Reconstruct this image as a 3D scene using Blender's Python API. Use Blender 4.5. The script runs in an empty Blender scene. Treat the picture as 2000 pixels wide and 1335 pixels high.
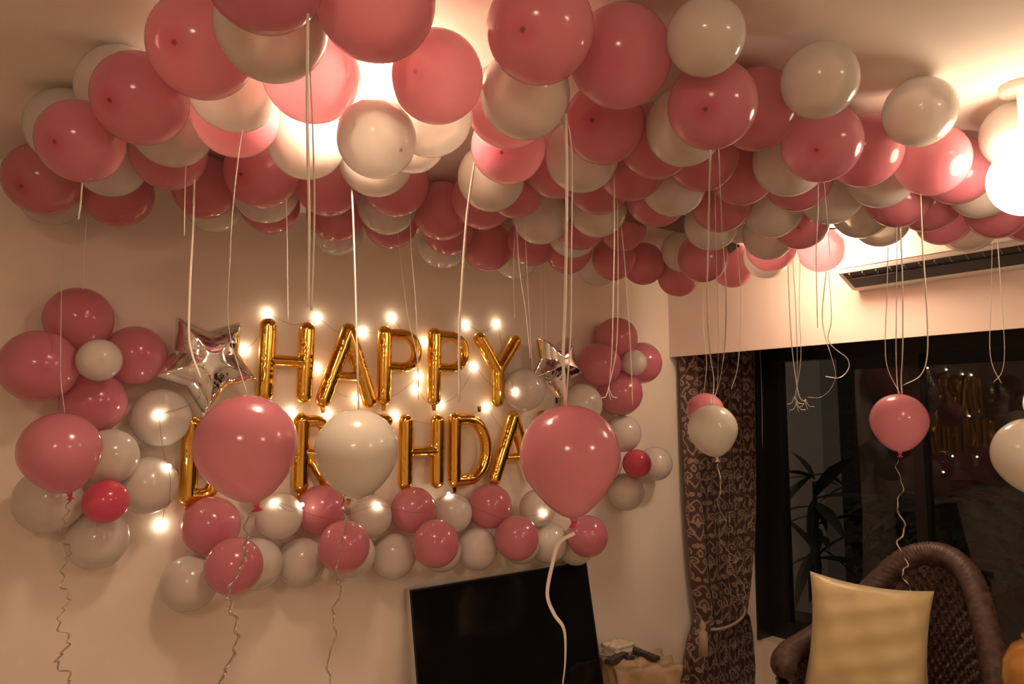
import bpy, bmesh, math, random
import numpy as np
from mathutils import Vector, Matrix
random.seed(7); RNG = np.random.default_rng(7)
SC = bpy.context.scene
COL = SC.collection
# ------------------------------------------------------------------ camera, light, exposure
CAMZ, CEIL, YW, XR, XG = 1.75, 2.6255, 2.975, 3.541, 4.55   # camera height, ceiling, decorated wall, beam face, window plane
F = 1431.0
PITCH, YAW = math.atan(148 / F), math.radians(37.8)
cam_d = bpy.data.cameras.new('camera'); cam = bpy.data.objects.new('camera', cam_d); COL.objects.link(cam)
cam.location = (0, 0, CAMZ); cam.rotation_euler = (math.pi / 2 + PITCH, 0, -YAW)
cam_d.sensor_width = 36; cam_d.lens = F / 2000 * 36; cam_d.clip_start = 0.05
SC.camera = cam
world = bpy.data.worlds.new('night'); SC.world = world; world.use_nodes = True
world.node_tree.nodes['Background'].inputs['Color'].default_value = (0.50, 0.42, 0.36, 1)
world.node_tree.nodes['Background'].inputs['Strength'].default_value = 0.085
SC.view_settings.view_transform = 'Standard'; SC.view_settings.look = 'None'
SC.view_settings.exposure = 1.42; SC.view_settings.gamma = 1.0; SC.view_settings.use_curve_mapping = False
WARM = (1.0, 0.75, 0.52)
LAMP_NEAR, LAMP_CORNER, LAMP_GLOBE, LAMP_REAR, BULB_W = 27.0, 32.0, 9.5, 28.0, 19.0   # emission strengths of the real lamps
SC.cycles.max_bounces = 10; SC.cycles.transparent_max_bounces = 12

_cp, _sp = math.cos(PITCH), math.sin(PITCH)
FW = np.array([math.sin(YAW) * _cp, math.cos(YAW) * _cp, _sp]); RT = np.array([math.cos(YAW), -math.sin(YAW), 0.0]); UP = np.cross(RT, FW)
CP = np.array([0, 0, CAMZ])
def ray(px, py): return FW + RT * (px - 1000) / F - UP * (py - 667.5) / F
def at(px, py, d): return CP + ray(px, py) * d
def on_y(px, py, y): r = ray(px, py); return CP + r * (y / r[1])
def on_x(px, py, x): r = ray(px, py); return CP + r * (x / r[0])
def proj(p):
    v = np.asarray(p, float) - CP; d = v @ FW
    return 1000 + F * (v @ RT) / d, 667.5 - F * (v @ UP) / d, d

# ------------------------------------------------------------------ object helpers
def tag(o, label=None, cat=None, group=None, kind=None):
    if label: o['label'] = label
    if cat: o['category'] = cat
    if group: o['group'] = group
    if kind: o['kind'] = kind
    return o
def link(name, me, mat=None, parent=None, loc=None, smooth=True):
    o = bpy.data.objects.new(name, me); COL.objects.link(o)
    if mat is not None and not me.materials: me.materials.append(mat)
    if smooth and len(me.polygons): me.polygons.foreach_set('use_smooth', [True] * len(me.polygons))
    if parent is not None: o.parent = parent
    if loc is not None: o.location = loc
    return o
def mesh(name, vs, fs):
    me = bpy.data.meshes.new(name); me.from_pydata([tuple(map(float, v)) for v in vs], [], [tuple(f) for f in fs]); me.update(); return me
def empty(name, loc=(0, 0, 0), rz=0.0):
    o = bpy.data.objects.new(name, None); COL.objects.link(o); o.location = loc; o.rotation_euler = (0, 0, rz); o.empty_display_size = .05; return o
class MB:
    def __init__(s): s.v, s.f = [], []
    def add(s, vs, fs):
        b = len(s.v); s.v.extend([tuple(map(float, v)) for v in vs]); s.f.extend([tuple(b + i for i in f) for f in fs])
    def box(s, a, b, bev=0.0):
        if bev > 0:
            bm = bmesh.new(); bmesh.ops.create_cube(bm, size=1)
            for v in bm.verts: v.co = Vector([a[i] + (v.co[i] + .5) * (b[i] - a[i]) for i in range(3)])
            bmesh.ops.bevel(bm, geom=bm.edges[:], offset=bev, segments=3, profile=.5, affect='EDGES')
            bm.verts.index_update(); s.add([v.co for v in bm.verts], [[v.index for v in f.verts] for f in bm.faces]); bm.free(); return s
        (x0, y0, z0), (x1, y1, z1) = a, b
        s.add([(x0, y0, z0), (x1, y0, z0), (x1, y1, z0), (x0, y1, z0), (x0, y0, z1), (x1, y0, z1), (x1, y1, z1), (x0, y1, z1)],
              [(0, 3, 2, 1), (4, 5, 6, 7), (0, 1, 5, 4), (1, 2, 6, 5), (2, 3, 7, 6), (3, 0, 4, 7)]); return s
    def lathe(s, prof, n=32, c=(0, 0, 0), cap=True):
        b = []
        for r, z in prof:
            b += [(c[0] + r * math.cos(2 * math.pi * i / n), c[1] + r * math.sin(2 * math.pi * i / n), c[2] + z) for i in range(n)]
        fs = []
        for k in range(len(prof) - 1):
            for i in range(n):
                j = (i + 1) % n; fs.append((k * n + i, k * n + j, (k + 1) * n + j, (k + 1) * n + i))
        if cap:
            if prof[0][0] > 1e-6: fs.append(tuple(range(n))[::-1])
            if prof[-1][0] > 1e-6: fs.append(tuple((len(prof) - 1) * n + i for i in range(n)))
        s.add(b, fs); return s
    def tube(s, pts, r, n=8, closed=False):
        pts = [np.asarray(p, float) for p in pts]; m = len(pts); rs = r if hasattr(r, '__len__') else [r] * m
        vs = []; nrm = None
        for i, p in enumerate(pts):
            a = pts[(i + 1) % m] if (closed or i < m - 1) else p; b = pts[i - 1] if (closed or i > 0) else p
            t = a - b; t = t / (np.linalg.norm(t) + 1e-12)
            if nrm is None:
                nrm = np.cross(t, [0, 0, 1.0]);
                if np.linalg.norm(nrm) < 1e-3: nrm = np.cross(t, [1.0, 0, 0])
            nrm = nrm - t * (nrm @ t); nrm /= np.linalg.norm(nrm); bn = np.cross(t, nrm)
            vs += [p + rs[i] * (nrm * math.cos(2 * math.pi * k / n) + bn * math.sin(2 * math.pi * k / n)) for k in range(n)]
        fs = []
        for i in range(m if closed else m - 1):
            for k in range(n):
                l = (k + 1) % n; j = (i + 1) % m; fs.append((i * n + k, j * n + k, j * n + l, i * n + l))
        if not closed: fs += [tuple(range(n)), tuple((m - 1) * n + k for k in range(n))[::-1]]
        s.add(vs, fs); return s
    def build(s, name, mat=None, parent=None, loc=None, smooth=True): return link(name, mesh(name, s.v, s.f), mat, parent, loc, smooth)
def auto(o, ang=40):
    # flat shading for sharp things
    o.data.polygons.foreach_set('use_smooth', [False] * len(o.data.polygons)); return o
def catmull(pts, n=8):
    pts = [np.asarray(p, float) for p in pts]; P = [2 * pts[0] - pts[1]] + pts + [2 * pts[-1] - pts[-2]]; out = []
    for i in range(1, len(P) - 2):
        for k in range(n):
            t = k / n; a, b, c_, d = P[i - 1], P[i], P[i + 1], P[i + 2]
            out.append(.5 * (2 * b + (c_ - a) * t + (2 * a - 5 * b + 4 * c_ - d) * t * t + (3 * b - a - 3 * c_ + d) * t ** 3))
    out.append(pts[-1]); return out

# ------------------------------------------------------------------ materials
def nodemat(name):
    m = bpy.data.materials.new(name); m.use_nodes = True; nt = m.node_tree; nt.nodes.clear()
    out = nt.nodes.new('ShaderNodeOutputMaterial'); return m, nt, out
def N(nt, t, **kw):
    n = nt.nodes.new('ShaderNode' + t)
    for k, v in kw.items():
        if k in n.inputs: n.inputs[k].default_value = v
        else: setattr(n, k, v)
    return n
def noise_bump(nt, scale, strength, coord='Object', dist=.01, detail=4, stretch=None):
    tc = N(nt, 'TexCoord'); nz = N(nt, 'TexNoise'); nz.inputs['Scale'].default_value = scale; nz.inputs['Detail'].default_value = detail
    if stretch:
        mp = N(nt, 'Mapping'); mp.inputs['Scale'].default_value = stretch; nt.links.new(tc.outputs[coord], mp.inputs['Vector']); nt.links.new(mp.outputs['Vector'], nz.inputs['Vector'])
    else: nt.links.new(tc.outputs[coord], nz.inputs['Vector'])
    bp = N(nt, 'Bump'); bp.inputs['Strength'].default_value = strength; bp.inputs['Distance'].default_value = dist
    nt.links.new(nz.outputs['Fac'], bp.inputs['Height']); return bp, nz
def pbr(name, col, rough=.6, metal=0.0, bump=None, var=None, coat=0.0, spec=None, stretch=None, sheen=0.0):
    m, nt, out = nodemat(name); p = N(nt, 'BsdfPrincipled'); nt.links.new(p.outputs[0], out.inputs[0])
    p.inputs['Base Color'].default_value = (*col, 1); p.inputs['Roughness'].default_value = rough; p.inputs['Metallic'].default_value = metal
    p.inputs['Coat Weight'].default_value = coat; p.inputs['Sheen Weight'].default_value = sheen
    if spec is not None: p.inputs['Specular IOR Level'].default_value = spec
    if bump:
        bp, nz = noise_bump(nt, bump[0], bump[1], dist=bump[2] if len(bump) > 2 else .01, stretch=stretch); nt.links.new(bp.outputs[0], p.inputs['Normal'])
    if var:   # (scale, amount): mottled colour
        tc = N(nt, 'TexCoord'); nz = N(nt, 'TexNoise'); nz.inputs['Scale'].default_value = var[0]; nz.inputs['Detail'].default_value = 5
        nt.links.new(tc.outputs['Object'], nz.inputs['Vector']); cr = N(nt, 'ValToRGB')
        cr.color_ramp.elements[0].position = .3; cr.color_ramp.elements[1].position = .7
        cr.color_ramp.elements[0].color = (*[c * (1 - var[1]) for c in col], 1); cr.color_ramp.elements[1].color = (*[min(1, c * (1 + var[1])) for c in col], 1)
        nt.links.new(nz.outputs['Fac'], cr.inputs[0]); nt.links.new(cr.outputs[0], p.inputs['Base Color'])
    return m
def emit(name, col, s):
    m, nt, out = nodemat(name); e = N(nt, 'Emission'); e.inputs[0].default_value = (*col, 1); e.inputs[1].default_value = s
    nt.links.new(e.outputs[0], out.inputs[0]); return m
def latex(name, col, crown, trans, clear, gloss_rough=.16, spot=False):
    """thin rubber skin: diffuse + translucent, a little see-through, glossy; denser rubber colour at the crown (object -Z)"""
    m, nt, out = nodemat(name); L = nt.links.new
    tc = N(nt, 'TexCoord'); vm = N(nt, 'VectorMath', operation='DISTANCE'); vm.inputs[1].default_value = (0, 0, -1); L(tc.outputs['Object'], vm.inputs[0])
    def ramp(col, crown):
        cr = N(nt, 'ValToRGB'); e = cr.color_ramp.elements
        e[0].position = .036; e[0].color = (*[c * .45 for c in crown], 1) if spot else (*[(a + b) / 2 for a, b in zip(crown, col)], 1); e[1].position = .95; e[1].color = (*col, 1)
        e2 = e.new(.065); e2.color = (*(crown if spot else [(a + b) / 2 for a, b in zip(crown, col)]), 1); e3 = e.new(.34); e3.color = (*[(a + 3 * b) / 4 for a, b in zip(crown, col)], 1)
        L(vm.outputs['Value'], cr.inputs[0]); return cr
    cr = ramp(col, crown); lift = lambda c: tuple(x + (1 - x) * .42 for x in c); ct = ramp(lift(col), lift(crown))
    df = N(nt, 'BsdfDiffuse'); tr = N(nt, 'BsdfTranslucent'); L(cr.outputs[0], df.inputs[0]); L(ct.outputs[0], tr.inputs[0])
    mx = N(nt, 'MixShader'); mx.inputs[0].default_value = trans; L(df.outputs[0], mx.inputs[1]); L(tr.outputs[0], mx.inputs[2])
    last = mx
    if clear > 0:
        tp = N(nt, 'BsdfTransparent'); tp.inputs[0].default_value = (*[c ** .6 for c in col], 1); m2 = N(nt, 'MixShader'); m2.inputs[0].default_value = clear
        L(last.outputs[0], m2.inputs[1]); L(tp.outputs[0], m2.inputs[2]); last = m2
    gl = N(nt, 'BsdfGlossy'); gl.inputs['Roughness'].default_value = gloss_rough; fr = N(nt, 'Fresnel'); fr.inputs['IOR'].default_value = 1.5
    m3 = N(nt, 'MixShader'); L(fr.outputs[0], m3.inputs[0]); L(last.outputs[0], m3.inputs[1]); L(gl.outputs[0], m3.inputs[2]); L(m3.outputs[0], out.inputs[0])
    return m
M = {}
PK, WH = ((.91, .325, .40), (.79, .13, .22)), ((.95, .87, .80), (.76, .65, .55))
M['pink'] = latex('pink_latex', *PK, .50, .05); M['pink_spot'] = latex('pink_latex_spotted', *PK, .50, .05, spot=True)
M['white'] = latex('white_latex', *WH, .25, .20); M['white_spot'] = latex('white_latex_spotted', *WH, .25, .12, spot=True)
M['hot'] = latex('hot_pink_latex', (.82, .11, .19), (.6, .04, .09), .30, .0)
M['white_solid'] = latex('ivory_latex', (.86, .82, .70), (.62, .55, .44), .30, .0)
M['knot_pink'] = pbr('pink_rubber_knot', (.55, .04, .09), .4)
M['knot_white'] = pbr('white_rubber_knot', (.7, .62, .5), .4)
M['wall'] = pbr('wall_paint', (.80, .70, .61), .75, bump=(60, .08, .004), spec=.3)
M['ceiling'] = pbr('ceiling_paint', (.80, .72, .64), .8, bump=(40, .05, .004), spec=.2)
M['beam'] = pbr('beam_paint', (.78, .65, .57), .7, bump=(60, .08, .004), spec=.3)
M['floor'] = pbr('floor_tile', (.60, .50, .40), .25, var=(3, .1))
M['black'] = pbr('black_frame', (.012, .011, .011), .35)
M['tvblack'] = pbr('screen_black', (.006, .006, .007), .08, spec=.35)
M['silver_edge'] = pbr('silver_plastic', (.55, .53, .52), .35, .6)
M['gold'] = pbr('gold_foil', (.86, .50, .09), .13, 1.0, bump=(38, .10, .004), stretch=(1, 1, .35))
M['silver'] = pbr('silver_foil', (.84, .83, .82), .07, 1.0, bump=(24, .10, .004))
M['ribbon'] = pbr('satin_ribbon', (.80, .72, .64), .32, coat=.3)
M['tail'] = pbr('metallic_curl_ribbon', (.62, .54, .46), .22, .75)
M['wire'] = pbr('light_wire', (.24, .19, .11), .5)
M['ac'] = pbr('ac_plastic', (.80, .76, .68), .35)
M['acdark'] = pbr('ac_dark', (.03, .03, .034), .5)
M['fanbrown'] = pbr('fan_blade_brown', (.16, .10, .065), .45)
M['fanwhite'] = pbr('fan_motor_white', (.75, .70, .62), .35)
M['wicker'] = pbr('wicker', (.080, .042, .031), .5, var=(30, .45))
M['wicker_in'] = pbr('wicker_inner', (.075, .037, .028), .55, var=(40, .5))
M['cushion'] = pbr('dark_seat_cushion', (.05, .03, .025), .8)
M['paper'] = pbr('crumpled_paper', (.42, .29, .17), .6, var=(9, .3), bump=(30, .5, .01))
M['whitepaper'] = pbr('white_paper', (.70, .62, .48), .7, bump=(40, .4, .01))
M['remote'] = pbr('remote_plastic', (.035, .03, .028), .4)
M['button'] = pbr('remote_button', (.16, .15, .14), .5)
M['cord'] = pbr('tie_cord', (.42, .32, .24), .6)
M['amber'] = pbr('amber_glaze', (.50, .23, .045), .22, var=(5, .35), coat=.5)
M['wood'] = pbr('dark_wood', (.07, .04, .025), .4, var=(6, .3))
M['leaf'] = pbr('leaf', (.035, .055, .025), .5, var=(8, .3))
M['outwall'] = pbr('outside_render', (.62, .58, .50), .85, bump=(20, .2, .01))
M['bark'] = pbr('bark', (.10, .075, .05), .8)
M['soil'] = pbr('soil', (.06, .05, .04), .9)
M['lamp_near'] = emit('ceiling_lamp_glow', WARM, LAMP_NEAR)
M['lamp_corner'] = emit('corner_lamp_glow', WARM, LAMP_CORNER)
M['lamp_globe'] = emit('globe_glow', WARM, LAMP_GLOBE)
M['lamp_rear'] = emit('rear_lamp_glow', WARM, LAMP_REAR)
M['bulb'] = emit('fairy_bulb_glow', (1, .80, .55), BULB_W)
def satin():
    m, nt, out = nodemat('gold_satin'); p = N(nt, 'BsdfPrincipled'); nt.links.new(p.outputs[0], out.inputs[0])
    p.inputs['Base Color'].default_value = (.60, .47, .24, 1); p.inputs['Roughness'].default_value = .38; p.inputs['Sheen Weight'].default_value = .3
    bp, nz = noise_bump(nt, 9, .14, dist=.02, detail=4, stretch=(.6, 1, 2.2)); nt.links.new(bp.outputs[0], p.inputs['Normal']); return m
M['satin'] = satin()
def glass():
    m, nt, out = nodemat('window_glass'); t = N(nt, 'BsdfTransparent'); t.inputs[0].default_value = (.82, .80, .78, 1)
    g = N(nt, 'BsdfGlossy'); g.inputs['Roughness'].default_value = .0; f = N(nt, 'Fresnel'); f.inputs['IOR'].default_value = 1.5
    x = N(nt, 'MixShader'); L = nt.links.new; L(f.outputs[0], x.inputs[0]); L(t.outputs[0], x.inputs[1]); L(g.outputs[0], x.inputs[2]); L(x.outputs[0], out.inputs[0]); return m
M['glass'] = glass()
def damask():
    m, nt, out = nodemat('damask_cloth'); p = N(nt, 'BsdfPrincipled'); nt.links.new(p.outputs[0], out.inputs[0])
    a = N(nt, 'Attribute', attribute_name='motif'); cr = N(nt, 'ValToRGB'); e = cr.color_ramp.elements
    e[0].position = .25; e[0].color = (.075, .035, .028, 1); e[1].position = .75; e[1].color = (.36, .25, .19, 1)
    nt.links.new(a.outputs['Fac'], cr.inputs[0]); nt.links.new(cr.outputs[0], p.inputs['Base Color'])
    p.inputs['Roughness'].default_value = .6; p.inputs['Sheen Weight'].default_value = .2; return m
M['damask'] = damask()

# ------------------------------------------------------------------ room
def struct(name, a, b, mat, **kw):
    o = MB().box(a, b).build(name, mat, smooth=False); tag(o, kind='structure'); return o
XL, YF = -2.3, -3.0
struct('floor', (XL, YF, -.1), (XG + .05, YW, 0), M['floor'])
struct('ceiling', (XL, YF, CEIL), (XR + .15, YW, CEIL + .1), M['ceiling'])
struct('wall_back', (XL, YW, 0), (XG + .05, YW + .12, CEIL + .1), M['wall'])
struct('wall_left', (XL - .12, YF, 0), (XL, YW + .12, CEIL + .1), M['wall'])
struct('wall_front', (XL - .12, YF - .12, 0), (XG + .15, YF, CEIL + .1), M['wall'])
struct('wall_right', (XR, YF, 2.123), (XR + .018, YW, CEIL), M['beam'])          # deep beam over the window bay
struct('ceiling_bay', (XR + .018, YF, 2.45), (XG + .15, YW, 2.55), M['ceiling'])
struct('trim_kerb', (XG - .15, YF, 0), (XG + .09, YW, .29), M['wall'])
# window: black frame, glass panes
win = empty('window_1', (XG, 0, .29)); tag(win, kind='structure')
def wpart(name, a, b, mat):
    o = MB().box((a[0] - XG, a[1], a[2] - .29), (b[0] - XG, b[1], b[2] - .29)).build(name, mat, win, smooth=False); return o
ys = [2.915, 1.960, 1.0, .04, -.92, -1.88, -2.95]
wpart('frame_head', (XG - .03, YF, 2.133), (XG + .07, YW, 2.45), M['black'])
wpart('frame_reveal', (XG - .19, YW - .012, .29), (XG - .03, YW, 2.45), M['black'])
wpart('frame_sill', (XG - .03, YF, .29), (XG + .07, YW, .40), M['black'])
for i, y in enumerate(ys):
    hw = .06 if i in (0, len(ys) - 1) else .031
    wpart('mullion', (XG - .035, y - hw, .40), (XG + .07, y + hw, 2.133), M['black'])
for i in range(len(ys) - 1):
    wpart('pane', (XG + .016, ys[i + 1] + .03, .40), (XG + .022, ys[i] - .03, 2.133), M['glass'])
# ceiling ('c') and wall ('w') balloons: centre, radius, colour, crown direction, flags, where
BALLOONS = [
('c',0.359,1.103,2.452,0.0955,'p',-0.16,-0.46,-0.87,1,'cut by the top edge, left of the largest salmon pink one'),
('c',0.562,1.119,2.485,0.1061,'p',-0.20,-0.45,-0.87,1,'very large by the lamp, cut by the top edge'),
('c',0.364,1.477,2.485,0.1029,'p',-0.64,-0.66,-0.41,2,'deep toned with dark crown spot, large at upper left'),
('c',0.436,1.285,2.468,0.1019,'w',-0.13,-0.43,-0.89,1,'large grey shaded under the top edge, behind the brown double ribbon'),
('c',0.294,1.670,2.426,0.0971,'p',-0.68,-0.59,-0.43,3,'dusky with crown spot, third at left'),
('c',0.586,1.459,2.489,0.1060,'p',-0.20,-0.46,-0.87,1,'salmon lit, crossed by the brown double ribbon'),
('c',0.479,1.647,2.498,0.1023,'w',-0.16,-0.50,-0.85,1,'grey shaded below the big upper left pink'),
('c',0.206,1.820,2.357,0.0894,'p',-0.61,-0.70,-0.37,3,'second from the left end, crown spot low'),
('c',0.204,2.657,2.491,0.1104,'p',-0.52,-0.71,-0.48,3,'leftmost of all on the ceiling, near the left wall corner'),
('c',0.424,2.725,2.508,0.1160,'p',-0.02,-0.72,-0.70,1,'shiny with round glare, lowest at the left end'),
('c',0.221,2.222,2.520,0.1041,'w',-0.24,-0.70,-0.67,1,'dim, behind the second pink from the left'),
('c',0.294,1.879,2.520,0.1043,'w',0.17,-0.73,-0.66,1,'faint behind the dusky third pink'),
('c',0.355,2.438,2.519,0.1051,'w',-0.08,-0.78,-0.63,1,'between the two pinks at left end'),
('c',0.249,2.868,2.503,0.1041,'w',-0.05,-0.60,-0.80,1,'peeping under the leftmost pink'),
('c',0.437,2.035,2.518,0.1060,'w',-0.22,-0.74,-0.63,1,'cream crescent under the dusky third pink of the left edge'),
('c',0.476,2.246,2.517,0.1074,'p',-0.05,-0.72,-0.69,1,'forming a bright band under the cream crescent at left'),
('c',0.544,1.847,2.516,0.1080,'p',-0.11,-0.72,-0.69,1,'pale lit, just left of the blown-out white pair by the lamp'),
('c',0.649,2.515,2.518,0.1062,'p',-0.33,-0.66,-0.68,1,'dark and matt, left of the bright shiny pink above the H'),
('c',0.720,2.164,2.489,0.1100,'p',-0.73,-0.57,-0.37,3,'bright with a big soft highlight, left below the blown-out white pair'),
('c',0.802,2.366,2.497,0.1068,'w',-0.19,-0.55,-0.82,1,'grey crescent under the bright pink above the H of HAPPY'),
('c',0.886,2.561,2.512,0.1048,'p',-0.17,-0.69,-0.70,1,'thin dark band lowest above the letter H of HAPPY'),
('c',0.753,1.904,2.516,0.1081,'w',-0.39,-0.65,-0.65,1,'blown-out bright left one of the pair below the lamp'),
('c',0.949,2.206,2.514,0.1103,'p',-0.20,-0.72,-0.66,1,'bright with a round highlight under the blown-out white pair'),
('c',0.973,1.914,2.513,0.1110,'w',-0.31,-0.74,-0.59,1,'blown-out bright right one of the pair below the lamp, mostly hidden'),
('c',0.705,1.385,2.348,0.0850,'w',0.24,-0.84,-0.49,3,'tan backlit with a small crown spot below the lamp'),
('c',0.859,1.419,2.454,0.0981,'w',-0.30,-0.42,-0.86,1,'tan crescent below the spotted salmon pink one beside the lamp'),
('c',0.769,1.246,2.453,0.0957,'p',-0.82,-0.48,-0.31,3,'salmon with a crown spot right beside the ceiling lamp'),
('c',0.978,1.709,2.513,0.0931,'w',-0.24,-0.49,-0.83,1,'sliver between the two tan balloons and the pink peak'),
('c',1.127,2.075,2.514,0.1105,'p',-0.35,-0.64,-0.69,1,'light peaked between tan balloon and shiny pink, right of the lamp pair'),
('c',1.205,2.276,2.501,0.1054,'w',-0.30,-0.51,-0.81,1,'grey crescent below the light peaked pink one'),
('c',1.353,2.524,2.518,0.1070,'p',-0.51,-0.52,-0.69,1,'dark band lowest above the first P of HAPPY'),
('c',1.421,2.256,2.514,0.1101,'p',-0.46,-0.59,-0.67,1,'shiny with a small round glare, above the second P of HAPPY'),
('c',1.128,2.537,2.516,0.1080,'p',-0.56,-0.46,-0.69,1,'dark band under the bright pink left of the long grey ribbon'),
('c',1.237,2.764,2.517,0.1071,'w',-0.41,-0.62,-0.67,1,'clear crescent lowest above the A of HAPPY'),
('c',1.661,2.627,2.501,0.1124,'w',-0.36,-0.53,-0.76,1,'see-through lowest above the second P of HAPPY'),
('c',1.565,2.433,2.502,0.1029,'p',-0.30,-0.47,-0.83,1,'dark band between the shiny pink and the see-through white'),
('c',1.261,1.727,2.467,0.1015,'w',-0.33,-0.43,-0.84,1,'cream, lit white along its left side, right of the wide grey ribbon'),
('c',1.181,1.539,2.488,0.1023,'p',-0.66,-0.58,-0.48,3,'pale lit with two crown marks over the cream white one'),
('c',1.057,1.374,2.515,0.1058,'p',-0.33,-0.62,-0.71,1,'thin band between the big grey white and the pale lit pink'),
('c',0.966,1.199,2.455,0.0986,'w',-0.33,-0.41,-0.85,1,'large grey shaded in the top middle under a deep pink one'),
('c',0.865,1.027,2.494,0.1036,'p',-0.77,-0.44,-0.46,3,'deep rose, large with crown spot, top middle'),
('c',1.100,1.039,2.516,0.1083,'p',-0.67,-0.55,-0.51,1,'large with glare on both sides, right of the deep rose one'),
('c',1.264,1.254,2.481,0.1011,'p',-0.85,-0.45,-0.28,3,'rose with crown spot below the large two-glare pink'),
('c',1.156,0.861,2.505,0.0775,'w',-0.41,-0.31,-0.86,1,'pale tan against the ceiling at top, above the spotted pink'),
('c',1.287,0.946,2.428,0.0960,'p',-0.80,-0.41,-0.45,3,'round glossy with a central crown spot and ribbon bunch below'),
('c',1.392,1.105,2.457,0.0963,'w',-0.42,-0.30,-0.86,1,'grey tucked left of the central spotted glossy pink'),
('c',1.560,1.015,2.515,0.1022,'p',-0.57,-0.39,-0.73,1,'glossy, tucked right of the central spotted pink'),
('c',1.527,0.830,2.510,0.0848,'w',-0.44,-0.27,-0.85,1,'cream high against the ceiling casting a shadow, left of three'),
('c',1.740,0.948,2.450,0.0998,'p',-0.83,-0.31,-0.47,3,'bright with dark central crown spot, right of centre front row'),
('c',2.013,0.972,2.500,0.1026,'p',-0.50,-0.24,-0.83,1,'bright with an oval glare between two front row pinks at right'),
('c',1.948,0.794,2.535,0.0886,'w',-0.74,0.12,-0.66,1,'cream high against the ceiling casting a shadow, middle of three'),
('c',2.185,0.865,2.480,0.1007,'p',-0.51,-0.21,-0.83,1,'bright coral with a double glare, front row at right'),
('c',2.432,0.892,2.507,0.1027,'p',-0.57,-0.22,-0.79,1,'rose with glare, last of the front row before the globe lamp'),
('c',2.308,0.690,2.531,0.0936,'w',-0.78,-0.17,-0.61,1,'tan high by the right edge above the glowing globe lamp'),
('c',2.639,0.901,2.502,0.1037,'w',-0.57,-0.17,-0.80,1,'grey left below the glowing globe lamp'),
('c',2.868,0.934,2.475,0.1036,'p',-0.57,-0.17,-0.81,1,'deep toned under the glowing globe lamp'),
('c',3.119,0.910,2.500,0.1073,'p',-0.57,-0.15,-0.81,1,'cut by the right edge under the glowing globe lamp'),
('c',3.143,1.129,2.512,0.1128,'w',-0.62,-0.36,-0.69,1,'brownish above the middle of the air conditioner'),
('c',2.718,1.097,2.511,0.1071,'p',-0.63,-0.28,-0.72,1,'pale salmon above the air conditioner, behind a cream ribbon'),
('c',2.926,1.132,2.498,0.1038,'p',-0.57,-0.20,-0.80,1,'peach lit crescent just above the air conditioner casing'),
('c',2.811,1.308,2.510,0.1064,'w',-0.62,-0.29,-0.73,1,'blush and almost blown-out just above the air conditioner'),
('c',2.491,1.098,2.487,0.1031,'p',-0.54,-0.22,-0.81,1,'strong coral crescent above the twin cream ribbons'),
('c',2.275,1.050,2.508,0.1056,'w',-0.58,-0.29,-0.76,1,'grey band under two bright front row pinks at right'),
('c',2.348,1.254,2.515,0.1098,'w',-0.59,-0.44,-0.67,1,'half cream half rosy with a lit left side'),
('c',2.600,1.277,2.505,0.1062,'w',-0.55,-0.29,-0.78,1,'tan backlit at the left end of the air conditioner'),
('c',1.861,1.110,2.479,0.1033,'w',-0.47,-0.26,-0.84,1,'grey left below the bright spotted front pink at right'),
('c',2.130,1.247,2.517,0.1071,'p',-0.63,-0.42,-0.65,1,'coral crescent under a grey white, right of the ribbon bunch'),
('c',2.342,1.472,2.508,0.1079,'w',-0.51,-0.43,-0.74,1,'grey over the glare near the far corner lamp'),
('c',2.555,1.491,2.497,0.1059,'p',-0.80,-0.40,-0.44,3,'pale with a tiny crown spot beside the far corner lamp'),
('c',2.643,1.684,2.500,0.1052,'w',-0.51,-0.31,-0.80,1,'cream crescent near the far corner lamp'),
('c',2.897,1.837,2.510,0.1080,'p',-0.60,-0.33,-0.73,1,'light crescent lowest left of the far corner lamp'),
('c',3.039,1.682,2.495,0.1023,'p',-0.53,-0.30,-0.79,1,'pale lit from above under the far corner lamp'),
('c',3.067,1.971,2.517,0.1075,'w',-0.58,-0.48,-0.66,1,'grey lowest over the window beam, left of the corner lamp'),
('c',1.923,1.310,2.516,0.1084,'p',-0.53,-0.57,-0.63,1,'big rose right behind the ribbon bunch'),
('c',2.139,1.547,2.511,0.1071,'p',-0.60,-0.35,-0.72,1,'deep red toned behind the lower ribbon bunch'),
('c',2.304,1.714,2.496,0.1048,'w',-0.47,-0.38,-0.80,1,'brownish behind the lower ribbon bunch, near the fan blade'),
('c',2.619,1.999,2.453,0.1087,'p',-0.49,-0.35,-0.80,1,'bright crescent crossed by the ribbon bunch'),
('c',3.125,2.203,2.515,0.1090,'p',-0.67,-0.29,-0.68,1,'dusky lowest behind the ribbon bunch, over the beam'),
('c',2.700,2.175,2.526,0.0984,'w',-0.60,-0.46,-0.65,1,'tan disc just below the fan blade'),
('c',2.826,2.307,2.443,0.1008,'p',-0.45,-0.35,-0.82,1,'dark crescent lowest below the tan disc'),
('c',2.636,2.362,2.489,0.1014,'p',-0.40,-0.42,-0.82,1,'dark with a tiny bright glint at the far end'),
('c',2.432,2.360,2.489,0.1026,'p',-0.43,-0.43,-0.79,1,'dark, lowest behind the triple ribbons over the right star'),
('c',2.578,2.614,2.518,0.1062,'w',-0.56,-0.51,-0.65,1,'see-through lowest behind the triple ribbons'),
('c',2.168,2.052,2.528,0.0969,'p',-0.56,-0.52,-0.64,1,'dusky just left of the fan blade tip'),
('c',1.814,1.837,2.499,0.1065,'w',-0.40,-0.41,-0.82,1,'grey crescent left of the triple ribbons'),
('c',1.647,1.661,2.516,0.1085,'p',-0.61,-0.43,-0.66,1,'coral crescent at the top of the triple ribbons'),
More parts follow.
